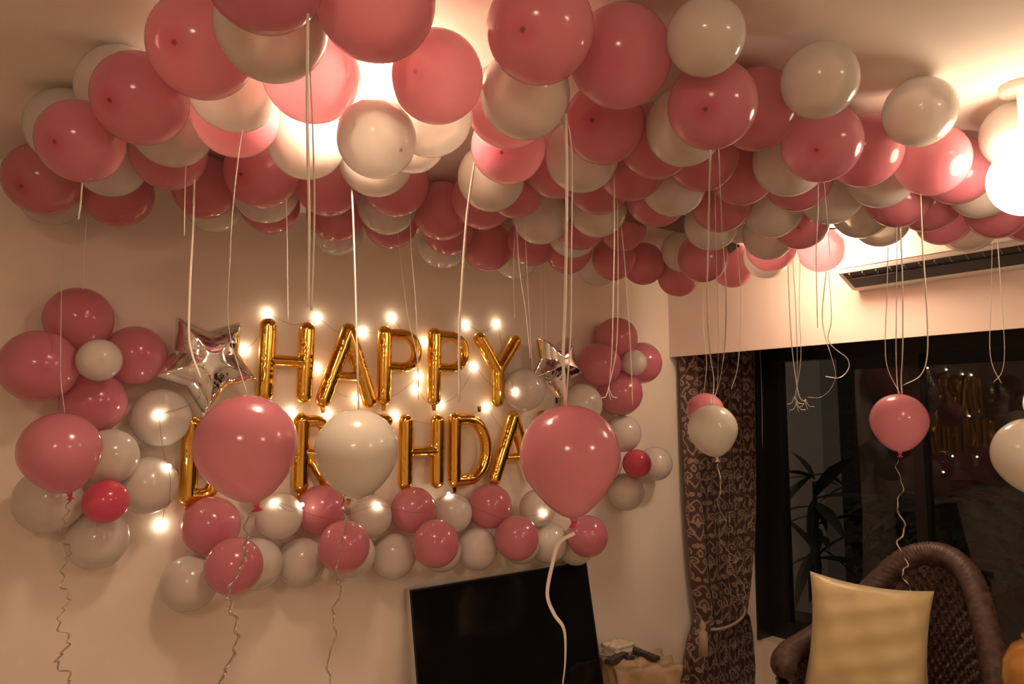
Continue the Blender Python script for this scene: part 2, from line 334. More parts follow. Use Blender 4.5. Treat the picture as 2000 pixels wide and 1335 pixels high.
('c',1.358,1.435,2.472,0.1021,'w',-0.36,-0.43,-0.83,1,'grey crossed by the wide cream ribbon, top middle'),
('c',1.434,1.624,2.519,0.1060,'p',-0.52,-0.60,-0.60,1,'narrow band between two whites beside the wide cream ribbon'),
('c',1.433,1.829,2.497,0.1001,'p',-0.37,-0.45,-0.82,1,'rose edge showing right under the cream white one'),
('c',1.695,2.013,2.488,0.1053,'w',-0.37,-0.47,-0.80,1,'brownish crossed by thin ribbons above the letter Y'),
('c',1.907,2.030,2.502,0.1070,'p',-0.43,-0.45,-0.79,1,'coral wedge right of the wide cream ribbon'),
('c',2.031,2.204,2.518,0.1066,'w',-0.62,-0.39,-0.68,1,'clear crescent crossed by the wide cream ribbon'),
('c',2.231,2.454,2.516,0.1082,'p',-0.62,-0.43,-0.66,1,'dusky lowest beside the wide cream ribbon'),
('c',1.986,2.415,2.515,0.1092,'p',-0.44,-0.63,-0.64,1,'deep red wedge above the letter Y of HAPPY'),
('c',2.101,2.680,2.513,0.1114,'w',-0.36,-0.65,-0.67,1,'see-through lowest crossed by three thin ribbons'),
('c',1.887,2.614,2.512,0.1124,'p',-0.22,-0.76,-0.62,1,'dark with a tiny glint, lowest right of the wide grey ribbon'),
('c',1.452,2.038,2.515,0.1094,'p',-0.51,-0.52,-0.69,1,'thin dark band right of the wide grey ribbon under the cream white'),
('c',1.908,1.642,2.515,0.1097,'p',-0.55,-0.52,-0.66,1,'coral over the fan blade'),
('c',1.788,1.469,2.486,0.1022,'w',-0.45,-0.35,-0.82,1,'grey tan over the fan blade'),
('c',1.487,1.277,2.496,0.1027,'p',-0.41,-0.35,-0.84,1,'rose under the grey one left of the central spotted pink'),
('c',1.695,1.284,2.506,0.1052,'p',-0.49,-0.38,-0.79,1,'rose under the central spotted pink, left of its ribbons'),
('c',1.583,1.460,2.496,0.1025,'p',-0.41,-0.38,-0.83,1,'deep coral filling the gap above the triple ribbons'),
('c',0.736,2.707,2.521,0.1039,'w',-0.02,-0.74,-0.67,1,'clear faint crescent lowest above the left silver star'),
('w',0.352,2.864,2.084,0.1083,'p',0.00,-1.00,0.00,0,'top petal of the left pink balloon flower'),
('w',0.238,2.773,1.914,0.1145,'p',0.00,-1.00,0.00,0,'left petal of the left pink balloon flower'),
('w',0.532,2.868,1.970,0.1036,'p',0.00,-1.00,0.00,0,'right petal of the left pink balloon flower'),
('w',0.409,2.853,1.802,0.1047,'p',0.00,-1.00,0.00,0,'bottom petal of the left pink balloon flower'),
('w',0.392,2.676,1.935,0.0676,'w',0.00,-1.00,0.00,0,'small centre of the left pink balloon flower'),
('w',0.455,2.787,1.621,0.0926,'w',0.00,-1.00,0.00,0,'top petal of the left white balloon flower'),
('w',0.595,2.870,1.514,0.1015,'w',0.00,-1.00,0.00,0,'right petal of the left white balloon flower'),
('w',0.299,2.851,1.485,0.1072,'w',0.00,-1.00,0.00,0,'left petal of the left white balloon flower'),
('w',0.447,2.873,1.340,0.0991,'w',0.00,-1.00,0.00,0,'bottom petal of the left white balloon flower'),
('w',0.438,2.704,1.482,0.0694,'p',0.00,-1.00,0.00,0,'small hot centre of the left white balloon flower'),
('w',0.626,2.868,1.751,0.1031,'w',0.00,-1.00,0.00,0,'single pale, stuck on the wall under the left silver star'),
('w',2.955,2.855,2.190,0.1172,'p',0.00,-1.00,0.00,0,'top petal of the right pink balloon flower'),
('w',2.779,2.813,2.034,0.1155,'p',0.00,-1.00,0.00,0,'left petal of the right pink balloon flower'),
('w',3.153,2.855,2.063,0.1174,'p',0.00,-1.00,0.00,0,'right petal of the right pink balloon flower'),
('w',2.967,2.847,1.887,0.1249,'p',0.00,-1.00,0.00,0,'bottom petal of the right pink balloon flower'),
('w',2.959,2.732,2.048,0.0696,'w',0.00,-1.00,0.00,0,'small centre of the right pink balloon flower'),
('w',3.007,2.869,1.663,0.1026,'w',0.00,-1.00,0.00,0,'top petal of the right white balloon flower'),
('w',3.276,2.873,1.487,0.0975,'w',0.00,-1.00,0.00,0,'right petal of the right white balloon flower'),
('w',3.023,2.870,1.342,0.1021,'w',0.00,-1.00,0.00,0,'bottom petal of the right white balloon flower'),
('w',2.862,2.874,1.503,0.0973,'w',0.00,-1.00,0.00,0,'left petal of the right white balloon flower'),
('w',3.024,2.784,1.501,0.0784,'p',0.00,-1.00,0.00,0,'small hot centre of the right white balloon flower'),
('w',2.299,2.863,1.891,0.1076,'w',0.00,-1.00,0.00,0,'plain, on the wall left below the right silver star'),
('w',2.680,2.857,1.819,0.1141,'w',0.00,-1.00,0.00,0,'plain, on the wall right below the right silver star'),
('w',0.750,2.873,1.155,0.0983,'w',0.00,-1.00,0.00,0,'first of the wall garland at its low left end'),
('w',0.815,2.867,1.355,0.1041,'p',0.00,-1.00,0.00,0,'upper first of the garland, under the letter B'),
('w',0.849,2.693,1.231,0.0992,'p',0.00,-1.00,0.00,0,'lower first of the garland, crossed by a curled ribbon'),
('w',0.979,2.838,1.200,0.0968,'w',0.00,-1.00,0.00,0,'half hidden behind the lower first garland pink'),
('w',1.168,2.876,1.179,0.0957,'w',0.00,-1.00,0.00,0,'plain between lower first and second garland pinks'),
('w',1.247,2.872,1.378,0.0999,'p',0.00,-1.00,0.00,0,'upper second of the garland, under the letter R'),
('w',1.262,2.686,1.256,0.0989,'p',0.00,-1.00,0.00,0,'lower second of the garland, crossed by a curled ribbon'),
('w',1.370,2.831,1.192,0.0923,'w',0.00,-1.00,0.00,0,'rim showing behind the lower second garland pink'),
('w',1.581,2.874,1.156,0.0972,'w',0.00,-1.00,0.00,0,'plain between lower second and third garland pinks'),
('w',1.675,2.871,1.346,0.0995,'p',0.00,-1.00,0.00,0,'upper third of the garland, under the second row H'),
('w',1.692,2.709,1.220,0.0999,'p',0.00,-1.00,0.00,0,'lower third of the garland, over the television corner'),
('w',1.807,2.849,1.156,0.0917,'w',0.00,-1.00,0.00,0,'rim showing behind the lower third garland pink'),
('w',2.013,2.865,1.143,0.0979,'w',0.00,-1.00,0.00,0,'plain between lower third and fourth garland pinks'),
('w',2.090,2.867,1.332,0.1047,'p',0.00,-1.00,0.00,0,'upper fourth of the garland with a large glare, under D'),
('w',2.133,2.714,1.199,0.1015,'p',0.00,-1.00,0.00,0,'lower fourth of the garland, above the television middle'),
('w',2.258,2.849,1.138,0.0919,'w',0.00,-1.00,0.00,0,'rim showing behind the lower fourth garland pink'),
('w',2.453,2.869,1.129,0.1030,'w',0.00,-1.00,0.00,0,'plain above the television right part, behind the white ribbon'),
('w',2.575,2.708,1.166,0.1017,'p',0.00,-1.00,0.00,0,'last of the garland at its right end'),
('w',2.647,2.876,1.085,0.0958,'w',0.00,-1.00,0.00,0,'rim showing behind the last garland pink'),
('w',1.059,2.837,1.372,0.0912,'w',0.00,-1.00,0.00,0,'pale in the garland gap under the letters I and R'),
('w',1.475,2.883,1.333,0.0894,'w',0.00,-1.00,0.00,0,'pale in the garland gap under the letter T'),
('w',1.890,2.882,1.314,0.0896,'w',0.00,-1.00,0.00,0,'pale in the garland gap under the letter D'),
('w',2.369,2.847,1.305,0.0915,'w',0.00,-1.00,0.00,0,'pale in the garland gap left of the last pink'),
]
# ------------------------------------------------------------------ balloons (built once per kind, copied)
def balloon_profile(pear, n=28):
    pr = []
    for i in range(n + 1):
        th = math.pi * i / n * .972
        z = -math.cos(th); r = math.sin(th)
        r *= 1 - pear * max(0, z + .1) ** 2 * .55; z = z * (1 + pear * max(0, z) * .55)
        pr.append((r, z))
    zt = pr[-1][1]; pr[0] = (0.0, -1.0)
    pr += [(.075, zt + .03), (.05, zt + .055)]
    return pr, zt + .055
def knot_bm(z):
    mb = MB(); mb.lathe([(.04, z - .02), (.055, z + .0), (.062, z + .025), (.045, z + .05), (.038, z + .06), (.06, z + .085), (.095, z + .125), (.10, z + .135), (.08, z + .125), (.03, z + .075)], 14)
    return mb
PROF = {}
for key, pear in (('round', .0), ('pear', .24), ('pear2', .40)):
    pr, zt = balloon_profile(pear)
    PROF[key] = (pr, zt)
ME = {}
for key in PROF:
    for colr in ('pink', 'white', 'pink_spot', 'white_spot', 'hot', 'white_solid'):
        mb = MB().lathe(PROF[key][0], 40, cap=False)
        me = mesh('balloon_skin', mb.v, mb.f); me.materials.append(M[colr]); ME[key, colr] = me
        kb = knot_bm(PROF[key][1]); km = mesh('knot', kb.v, kb.f); km.materials.append(M['knot_white' if 'white' in colr else 'knot_pink']); ME[key, colr, 'k'] = km
        for x in (me, km): x.polygons.foreach_set('use_smooth', [True] * len(x.polygons))
def balloon(c, r, shape, colr, crown, label, group, roll=0.0, name='balloon', knot=True):
    o = bpy.data.objects.new(name, ME[shape, colr]); COL.objects.link(o)
    q = Vector(crown).to_track_quat('-Z', 'Y'); o.rotation_mode = 'QUATERNION'; o.rotation_quaternion = q @ Matrix.Rotation(roll, 3, 'Z').to_quaternion()
    o.location = c; o.scale = (r, r, r); tag(o, label, 'balloon', group)
    if knot:
        k = bpy.data.objects.new('knot', ME[shape, colr, 'k']); COL.objects.link(k); k.parent = o
    return o
CB = []
for i, (kind, x, y, z, r, colr, cx, cy, cz, flag, phrase) in enumerate(BALLOONS):
    colr = 'pink' if colr == 'p' else 'white'
    hot = 'small hot centre' in phrase
    word = 'hot pink' if hot else colr
    if kind == 'c':
        lab, grp = f'{colr} ceiling balloon, {phrase}', 'balloons covering the ceiling'
    else:
        lab, grp = f'{word} wall balloon, {phrase}', 'balloons fixed to the decorated wall'
    lab = lab.replace('hot pink wall balloon, small hot centre', 'small hot pink wall balloon, centre')
    if kind == 'c': CB.append((x, y, z, r))
    balloon((x, y, z), r, 'round', 'hot' if hot else colr + ('_spot' if flag & 2 else ''), (cx, cy, cz), lab, grp, roll=i * 1.7, knot=bool(flag & 1) and kind == 'c')

# floating balloons hung on ribbons
FLO = [  # px, py, radius px, depth, colour, knot pixel, label
    (118, 880, 74, 2.16, 'pink', (137, 968), 'pink low-hanging balloon at far left with a zigzag curled tail'),
    (481, 870, 98, 1.62, 'pink', (502, 990), 'large pink low-hanging balloon covering the B of BIRTHDAY'),
    (697, 880, 81, 1.95, 'white_solid', (702, 978), 'ivory low-hanging balloon covering the T of BIRTHDAY'),
    (1113, 890, 99, 1.58, 'pink', (1122, 1040), 'largest pink low-hanging balloon, before the right pink flower, white tail'),
    (1392, 838, 48, 3.25, 'white_solid', (1402, 905), 'small ivory low-hanging balloon in front of the curtain'),
    (1378, 803, 36, 3.75, 'pink', (1384, 860), 'dusky pink low-hanging balloon peeping from behind the small ivory one'),
    (1756, 822, 53, 2.95, 'pink', (1758, 886), 'small pink low-hanging balloon before the black window post'),
    (2018, 888, 72, 2.25, 'white_solid', (2040, 985), 'ivory low-hanging balloon cut by the right edge'),
]
FTOP = []
for k, (px, py, rp, d, colr, kn, lab) in enumerate(FLO):
    c = at(px, py, d); r = rp * d / F; kd = at(kn[0], kn[1], d) - c
    o = balloon(c, r, 'pear2' if k == 3 else 'pear', colr, -kd / np.linalg.norm(kd), lab, 'balloons hanging low on ribbons', roll=k)
    FTOP.append((c, r, at(kn[0], kn[1], d), o))

# ------------------------------------------------------------------ ribbons
def ribbon_mesh(pts, wid, twist=1.0, ph=0.0, n=8, thick=.0006, zig=False):
    P = catmull(pts, n) if not zig else [np.asarray(p, float) for p in pts]
    vs = []; m = len(P); L = 0
    for i, p in enumerate(P):
        t = P[min(i + 1, m - 1)] - P[max(i - 1, 0)]; t = t / (np.linalg.norm(t) + 1e-9)
        if i: L += np.linalg.norm(p - P[i - 1])
        a = RT - t * (RT @ t); a /= np.linalg.norm(a); b = np.cross(t, a)
        ang = ph + twist * math.sin(L * 4.1 + ph * 3)
        u = a * math.cos(ang) + b * math.sin(ang); v = np.cross(t, u)
        for su, sv in ((-1, -1), (1, -1), (1, 1), (-1, 1)): vs.append(p + u * su * wid / 2 + v * sv * thick)
    fs = [(0, 1, 2, 3), tuple((m - 1) * 4 + k for k in (3, 2, 1, 0))]
    for i in range(m - 1):
        for k in range(4):
            l = (k + 1) % 4; fs.append((i * 4 + k, (i + 1) * 4 + k, (i + 1) * 4 + l, i * 4 + l))
    return mesh('ribbon', vs, fs)
CBp = [(*proj(c[:3]), c) for c in CB]
def top_hook(px, py, dmax=9):
    """lowest skin point above the pixel on the nearest ceiling balloon seen there -> (point, depth)"""
    best = None
    for (bx, by, d, c) in CBp:
        rp = c[3] * F / d
        q = math.hypot(px - bx, (py - 12) - by) / rp
        s = d + max(0, q - 1) * 4
        if q < 1.6 and d < dmax and (best is None or s < best[0]): best = (s, d, c)
    s, d, c = best
    p = at(px, py, d); v = p[:2] - np.array(c[:2]); l = np.linalg.norm(v)
    if l > .9 * c[3]: v = v / l * .9 * c[3]
    z = c[2] - math.sqrt(c[3] ** 2 - v @ v)
    return np.array([c[0] + v[0], c[1] + v[1], z - .0015]), d
RIB = [  # pixel path, width m, twist, label, floater index its lower end is tied to
    ([(601, 28), (600, 230), (604, 420), (602, 600)], .006, .3, 'long brown shadowed ribbon, left strand of the double ribbon across the lamp', None),
    ([(607, 40), (611, 260), (614, 420), (608, 606)], .006, .4, 'long brown shadowed ribbon, right strand of the double ribbon across the lamp', None),
    ([(476, 185), (466, 300), (455, 400), (449, 500), (447, 640)], .004, .8, 'brown ribbon from the deep pink balloon down to the large pink low one', 1),
    ([(380, 352), (377, 450), (371, 560), (369, 650), (375, 690), (392, 738)], .0075, .5, 'wide cream ribbon hanging over the left silver star', None),
    ([(364, 300), (361, 380), (360, 460)], .003, .5, 'short thin pale ribbon beside the wide cream one at left', None),
    ([(161, 350), (157, 400), (153, 428)], .004, .6, 'very short cream ribbon between the two left end balloons', None),
    ([(124, 440), (121, 540), (119, 660), (119, 740)], .006, .5, 'cream ribbon down the left pink flower to the far left low balloon', 0),
    ([(165, 440), (163, 520), (163, 600), (165, 690)], .003, .9, 'thin faint ribbon ending at the white flower centre', None),
    ([(559, 392), (561, 470), (562, 560), (563, 628)], .004, .5, 'white ribbon ending between H and A of HAPPY', None),
    ([(687, 365), (690, 430), (694, 560), (697, 680)], .0065, .4, 'wide grey ribbon from the lamp down to the ivory low balloon', 2),
    ([(777, 458), (785, 530), (797, 620), (815, 700), (817, 780)], .004, .6, 'cream slanting ribbon over the first P, left one', None),
    ([(800, 422), (804, 500), (811, 580), (816, 690), (812, 770)], .004, .6, 'cream slanting ribbon over the first P, right one', None),
    ([(921, 290), (912, 420), (903, 540), (897, 650), (897, 785)], .009, .35, 'widest grey ribbon, falling between second P and Y', None),
    ([(1003, 450), (1003, 520), (1005, 620)], .003, .6, 'thin ribbon leftmost of three over the Y', None),
    ([(1008, 440), (1014, 520), (1027, 610), (1036, 700)], .003, .6, 'thin ribbon middle of three over the Y', None),
    ([(1024, 430), (1029, 520), (1034, 620), (1040, 720)], .003, .6, 'thin ribbon right of three over the Y', None),
    ([(1056, 535), (1058, 620), (1060, 700)], .003, .6, 'thin short ribbon over the right silver star, left one', None),
    ([(1064, 540), (1066, 620), (1067, 690)], .003, .6, 'thin short ribbon over the right silver star, right one', None),
    ([(1105, 175), (1107, 330), (1106, 480), (1103, 620), (1100, 700)], .0085, .35, 'wide cream ribbon down to the largest pink low balloon', 3),
    ([(1118, 180), (1117, 300), (1116, 500), (1115, 640)], .004, .4, 'slim cream ribbon beside the wide one to the largest balloon', 3),
    ([(1199, 335), (1200, 460), (1198, 580), (1195, 690), (1189, 766)], .0055, .4, 'cream ribbon first of three with a split end by the right flower', None),
    ([(1206, 400), (1207, 500), (1207, 600), (1203, 690), (1186, 768)], .003, .5, 'thin ribbon second of three by the right flower', None),
    ([(1213, 430), (1219, 500), (1226, 590), (1232, 690), (1236, 790)], .0045, .4, 'cream ribbon third of three, across the right flower', None),
    ([(1388, 305), (1384, 440), (1381, 600), (1387, 690), (1394, 740)], .006, .3, 'white ribbon leftmost of the bunch over the curtain', 4),
    ([(1404, 305), (1410, 440), (1418, 580), (1415, 680), (1404, 750)], .0055, .4, 'white ribbon rightmost of the bunch top over the curtain', 4),
    ([(1397, 392), (1399, 500), (1402, 600), (1403, 700), (1400, 760)], .004, .5, 'white ribbon middle of the bunch over the curtain', 4),
    ([(1371, 560), (1374, 640), (1380, 710), (1386, 745)], .004, .5, 'short cream ribbon left below the bunch over the curtain', 5),
    ([(1446, 470), (1446, 560), (1445, 660), (1440, 720), (1428, 760)], .003, .4, 'lone thin ribbon right of the bunch at the curtain edge', None),
    ([(1539, 520), (1542, 600), (1548, 690), (1560, 770), (1573, 784)], .005, .5, 'white ribbon first of the split-end trio by the window corner', None),
    ([(1552, 515), (1554, 600), (1557, 700), (1556, 790)], .004, .6, 'white ribbon second of the split-end trio by the window corner', None),
    ([(1558, 515), (1561, 600), (1564, 700), (1552, 778)], .003, .6, 'white ribbon third of the split-end trio by the window corner', None),
    ([(1613, 520), (1606, 610), (1611, 655), (1625, 700), (1632, 735), (1620, 762), (1600, 776), (1577, 775)], .0055, .9, 'white ribbon curling into a hook before the window', None),
    ([(1618, 525), (1624, 620), (1617, 660), (1630, 680), (1655, 700), (1657, 720), (1640, 737), (1612, 735)], .005, 1.0, 'white ribbon curling into a loop before the window', None),
    ([(1598, 362), (1597, 420), (1594, 500), (1597, 640)], .004, .5, 'cream ribbon falling from the bright spotted front balloon', None),
    ([(1610, 362), (1616, 430), (1621, 500)], .003, .5, 'thin grey ribbon against the glare near the corner lamp', None),
    ([(1752, 450), (1751, 560), (1750, 680), (1752, 740)], .006, .3, 'cream ribbon left of the twin pair to the small pink low balloon', 6),
    ([(1759, 450), (1763, 560), (1763, 680), (1760, 740)], .006, .3, 'cream ribbon right of the twin pair to the small pink low balloon', 6),
    ([(1735, 490), (1732, 580), (1729, 670), (1734, 720), (1748, 758)], .004, .4, 'thin ribbon bending in left of the twin pair', 6),
    ([(1798, 385), (1802, 480), (1810, 600), (1811, 690), (1798, 732), (1764, 752)], .005, .5, 'cream ribbon bending in right of the twin pair', None),
    ([(1939, 480), (1936, 580), (1933, 670), (1939, 715), (1956, 748)], .004, .5, 'cream ribbon with a curled end at right, left one', None),
    ([(1949, 480), (1956, 580), (1962, 680), (1957, 725), (1941, 746)], .004, .5, 'cream ribbon with a curled end at right, right one', None),
    ([(2022, 478), (2020, 600), (2012, 720), (1999, 790)], .006, .4, 'cream ribbon down to the ivory low balloon at the right edge', 7),
]
for k, (path, wid, tw, lab, tied) in enumerate(RIB):
    top, d0 = top_hook(*path[0])
    n = len(path)
    d1 = d0
    if tied is not None:
        c, r, kn, _o = FTOP[tied]; e = c + np.array([random.uniform(-.12, .12) * r, random.uniform(-.12, .12) * r, r * .997]); d1 = (e - CP) @ FW
    pts = [top] + [at(px, py, d0 + (d1 - d0) * (i / (n - 1)) ** 1.0) for i, (px, py) in enumerate(path) if i > 0]
    if tied is not None:
        pts[-1] = e if proj(pts[-1])[1] > proj(e)[1] - 25 else pts[-1]
        if pts[-1] is not e: pts.append(e)
    PTS = pts
    o = link('ribbon', ribbon_mesh(pts, wid * .8, tw, k * .7), M['ribbon']); tag(o, lab, 'ribbon', 'ribbons hanging from the ceiling balloons')
    if 'split' in lab:      # the ribbon's end is slit into narrow curling strips
        for s in (-1, .3, 1.2):
            e0 = PTS[-1]; sc = (d1 + d0) / 2 / F
            q = [e0 + np.array([0, 0, .012]), e0 + RT * s * 6 * sc - UP * 8 * sc, e0 + RT * s * 15 * sc - UP * (16 - 5 * abs(s)) * sc]
            t = link('split_end', ribbon_mesh(q, .0022, .8, k + s), M['ribbon'], o)
# frayed ends: split tips tied on ribbon ends (parts of the floaters' tails below)
def tail(k, path, wid, zig=0.0, lab=None):
    c, r, kn, o = FTOP[k]; d = (kn - CP) @ FW
    pts = [kn] + [at(px, py, d) for px, py in path]
    if zig:
        P = catmull(pts, 10); Q = []
        for i, p in enumerate(P): Q.append(p + FW * math.sin(i * .8) * zig)
        pts = Q
    me = ribbon_mesh(pts, wid * 1.15, 1.3, k, n=8, zig=bool(zig))
    t = link('curled_tail', me, M['tail' if k != 3 else 'ribbon'], None); t.parent = o
    bpy.context.view_layer.update(); t.matrix_parent_inverse = o.matrix_world.inverted(); return t
def zigzag(x, y0, y1, amp, step):
    out = []; s = 1; y = y0
    while y < y1: out.append((x + s * amp, y)); s = -s; y += step
    return out
tail(0, [(130, 1000), (121, 1030), (128, 1060), (137, 1078), (126, 1100), (121, 1140), (136, 1168), (122, 1192), (114, 1222), (136, 1250), (120, 1276), (110, 1296), (137, 1320), (124, 1345)], .0045, .012)
tail(1, [(482, 1012), (480, 1060), (470, 1110), (446, 1150), (450, 1180), (462, 1225), (459, 1270), (437, 1315), (430, 1345)], .005, .012)
tail(2, [(680, 962), (668, 985), (675, 1025), (660, 1085), (659, 1125), (666, 1160), (650, 1190), (655, 1238), (640, 1290), (645, 1340)], .004, .010)
tail(3, [(1092, 1060), (1078, 1105), (1069, 1160), (1082, 1198), (1102, 1230), (1104, 1290), (1098, 1345)], .007)
tail(4, [(1408, 950), (1402, 985), (1418, 1020), (1404, 1045), (1422, 1075), (1440, 1092), (1418, 1112), (1445, 1130), (1456, 1158), (1450, 1175)], .004, .008)
tail(6, [(1751, 912), (1764, 950), (1752, 988), (1768, 1030), (1753, 1062), (1772, 1100), (1761, 1122), (1779, 1150), (1776, 1172)], .0055, .008)

# ------------------------------------------------------------------ foil letters and stars
def sd_seg(X, Z, a, b):
    ax, az = a; bx, bz = b; dx, dz = bx - ax, bz - az; t = np.clip(((X - ax) * dx + (Z - az) * dz) / (dx * dx + dz * dz + 1e-12), 0, 1)
    return np.hypot(X - ax - t * dx, Z - az - t * dz)
def arc(cx, cz, rx, rz, a0, a1, n=10): return [(cx + rx * math.cos(math.radians(a0 + (a1 - a0) * i / n)), cz + rz * math.sin(math.radians(a0 + (a1 - a0) * i / n))) for i in range(n + 1)]
STROKES = {  # unit box strokes: (polyline, width factor)
    'H': [([(0, 0), (0, 1)], 1), ([(1, 0), (1, 1)], 1), ([(0, .5), (1, .5)], .7)],
    'A': [([(0, 0), (.5, 1)], 1), ([(1, 0), (.5, 1)], 1), ([(.2, .34), (.8, .34)], .6)],
    'P': [([(0, 0), (0, 1)], 1), ([(0, 1)] + arc(.55, .74, .45, .26, 90, -90) + [(0, .48)], .72)],
    'Y': [([(0, 1), (.5, .48)], .95), ([(1, 1), (.5, .48)], .95), ([(.5, .48), (.5, 0)], 1)],
    'B': [([(0, 0), (0, 1)], 1), ([(0, 1)] + arc(.5, .77, .38, .23, 90, -90) + [(0, .54)], .75), ([(0, .5)] + arc(.55, .25, .45, .25, 90, -90) + [(0, 0)], .75)],
    'I': [([(.5, 0), (.5, 1)], 1.05), ([(.2, 0), (.8, 0)], .7), ([(.2, 1), (.8, 1)], .7)],
    'R': [([(0, 0), (0, 1)], 1), ([(0, 1)] + arc(.52, .75, .42, .25, 90, -90) + [(0, .5)], .72), ([(.35, .48), (1, 0)], .85)],
    'T': [([(0, 1), (1, 1)], .9), ([(.5, 1), (.5, 0)], 1)],
    'D': [([(0, 0), (0, 1)], 1), ([(0, 1)] + arc(.4, .5, .6, .5, 90, -90, 14) + [(0, 0)], .85)],
}
def inflate(sdf_fn, w, h, half, thick, step=.0042, wr=.0035, seed=0):
    """puffy foil from a signed distance function on the box w x h (origin at its centre)"""
    xs = np.arange(-w / 2 - step * 2, w / 2 + step * 2.01, step); zs = np.arange(-h / 2 - step * 2, h / 2 + step * 2.01, step)
    X, Z = np.meshgrid(xs, zs, indexing='ij'); S = sdf_fn(X, Z); e = step * .5
    GX = (sdf_fn(X + e, Z) - sdf_fn(X - e, Z)) / (2 * e); GZ = (sdf_fn(X, Z + e) - sdf_fn(X, Z - e)) / (2 * e); gl = np.hypot(GX, GZ) + 1e-6; GX /= gl; GZ /= gl
    inside = S < 0
    cell = inside[:-1, :-1] | inside[1:, :-1] | inside[:-1, 1:] | inside[1:, 1:]
    use = np.zeros_like(inside); use[:-1, :-1] |= cell; use[1:, :-1] |= cell; use[:-1, 1:] |= cell; use[1:, 1:] |= cell
    XX = np.where(inside, X, X - S * GX); ZZ = np.where(inside, Z, Z - S * GZ)
    D = np.clip(-S / half, 0, 1); T = thick * np.sqrt(np.clip(1 - (1 - D) ** 2, 0, 1))
    # wrinkles that run inwards from the seam
    tang = X * -GZ + Z * GX
    rg = np.random.default_rng(seed); w1 = np.sin(tang * 210 + rg.uniform(0, 6) + 3 * np.sin(tang * 37 + 1)) * .6 + np.sin(tang * 120 + X * 60 + rg.uniform(0, 6)) * .5
    T = np.where(inside, T + wr * w1 * (1 - D) ** 2 * np.minimum(1, D * 4) * (.5 + .5 * np.sin(X * 23 + Z * 31 + seed)), 0); T = np.maximum(T, 0)
    idf = -np.ones(X.shape, int); idb = -np.ones(X.shape, int); vs = []
    for i, j in zip(*np.nonzero(use)):
        idf[i, j] = len(vs); vs.append((XX[i, j], -T[i, j], ZZ[i, j]))
        if inside[i, j]: idb[i, j] = len(vs); vs.append((XX[i, j], T[i, j], ZZ[i, j]))
        else: idb[i, j] = idf[i, j]
    fs = []
    for i, j in zip(*np.nonzero(cell)):
        a, b, c, d = idf[i, j], idf[i + 1, j], idf[i + 1, j + 1], idf[i, j + 1]; fs.append((a, b, c, d))
        a2, b2, c2, d2 = idb[i, j], idb[i + 1, j], idb[i + 1, j + 1], idb[i, j + 1]
        if len({a2, b2, c2, d2} & {a, b, c, d}) < 4: fs.append((d2, c2, b2, a2))
    return vs, fs
def letter(ch, xa, xb, zb, zt, yc, lab, grp, tiltdeg=0.0, seed=0, sw=.0335):
    w, h = xb - xa, zt - zb
    def f(X, Z):
        s = np.full(X.shape, 9.0)
        for pl, k in STROKES[ch]:
            r = sw * k
            for p, q in zip(pl[:-1], pl[1:]):
                g = lambda u: ((u[0] - .5) * (w - 2 * sw), (u[1] - .5) * (h - 2 * sw))
                s = np.minimum(s, sd_seg(X, Z, g(p), g(q)) - r)
        return s
    vs, fs = inflate(f, w, h, sw, .031, seed=seed)
    o = link('foil_letter', mesh('foil_letter', vs, fs), M['gold'], None, ((xa + xb) / 2, yc, (zb + zt) / 2)); o.rotation_euler = (0, math.radians(tiltdeg), 0)
    tag(o, lab, 'letter', grp)
    # flat inflation tab at the foot
    mb = MB(); x0 = STROKES[ch][0][0][0][0]; x0 = (x0 - .5) * (w - 2 * sw)
    mb.add([(x0 - .012, -.002, -h / 2 + .004), (x0 + .012, -.002, -h / 2 + .004), (x0 + .008, -.004, -h / 2 - .022), (x0 - .007, -.003, -h / 2 - .024),
            (x0 - .012, .001, -h / 2 + .004), (x0 + .012, .001, -h / 2 + .004), (x0 + .008, -.001, -h / 2 - .022), (x0 - .007, 0, -h / 2 - .024)],
           [(0, 1, 2, 3), (7, 6, 5, 4), (0, 4, 5, 1), (1, 5, 6, 2), (2, 6, 7, 3), (3, 7, 4, 0)])
    mb.build('filling_tab', M['gold'], o, smooth=False)
    return o
YL = YW - .056
def row(items, word, grp):
    for k, (ch, l, r, t, b, tilt) in enumerate(items):
        m = (t + b) / 2; A = on_y(l, m, YL); Bp = on_y(r, m, YL); cxp = (l + r) / 2
        zt, zb = on_y(cxp, t, YL)[2], on_y(cxp, b, YL)[2]
        nth = ['first', 'second', 'third', 'fourth', 'fifth', 'sixth', 'seventh', 'eighth'][k]
        letter(ch, A[0], Bp[0], zb, zt, YL, f'gold foil balloon letter {ch}, {nth} of {word} on the wall', grp, tilt, seed=k + len(word))
row([('H', 504, 612, 624, 786, 1), ('A', 618, 736, 630, 796, 0), ('P', 737, 826, 638, 792, 0), ('P', 836, 918, 642, 792, 0), ('Y', 925, 1016, 650, 795, 0)], 'HAPPY', 'gold letters of HAPPY')
row([('B', 351, 440, 810, 984, 0), ('I', 462, 540, 808, 976, 0), ('R', 572, 655, 806, 962, 0), ('T', 668, 766, 806, 972, 0), ('H', 779, 866, 808, 956, 0), ('D', 876, 960, 805, 950, 0), ('A', 955, 1048, 802, 946, 0), ('Y', 1050, 1128, 800, 940, 0)], 'BIRTHDAY', 'gold letters of BIRTHDAY')
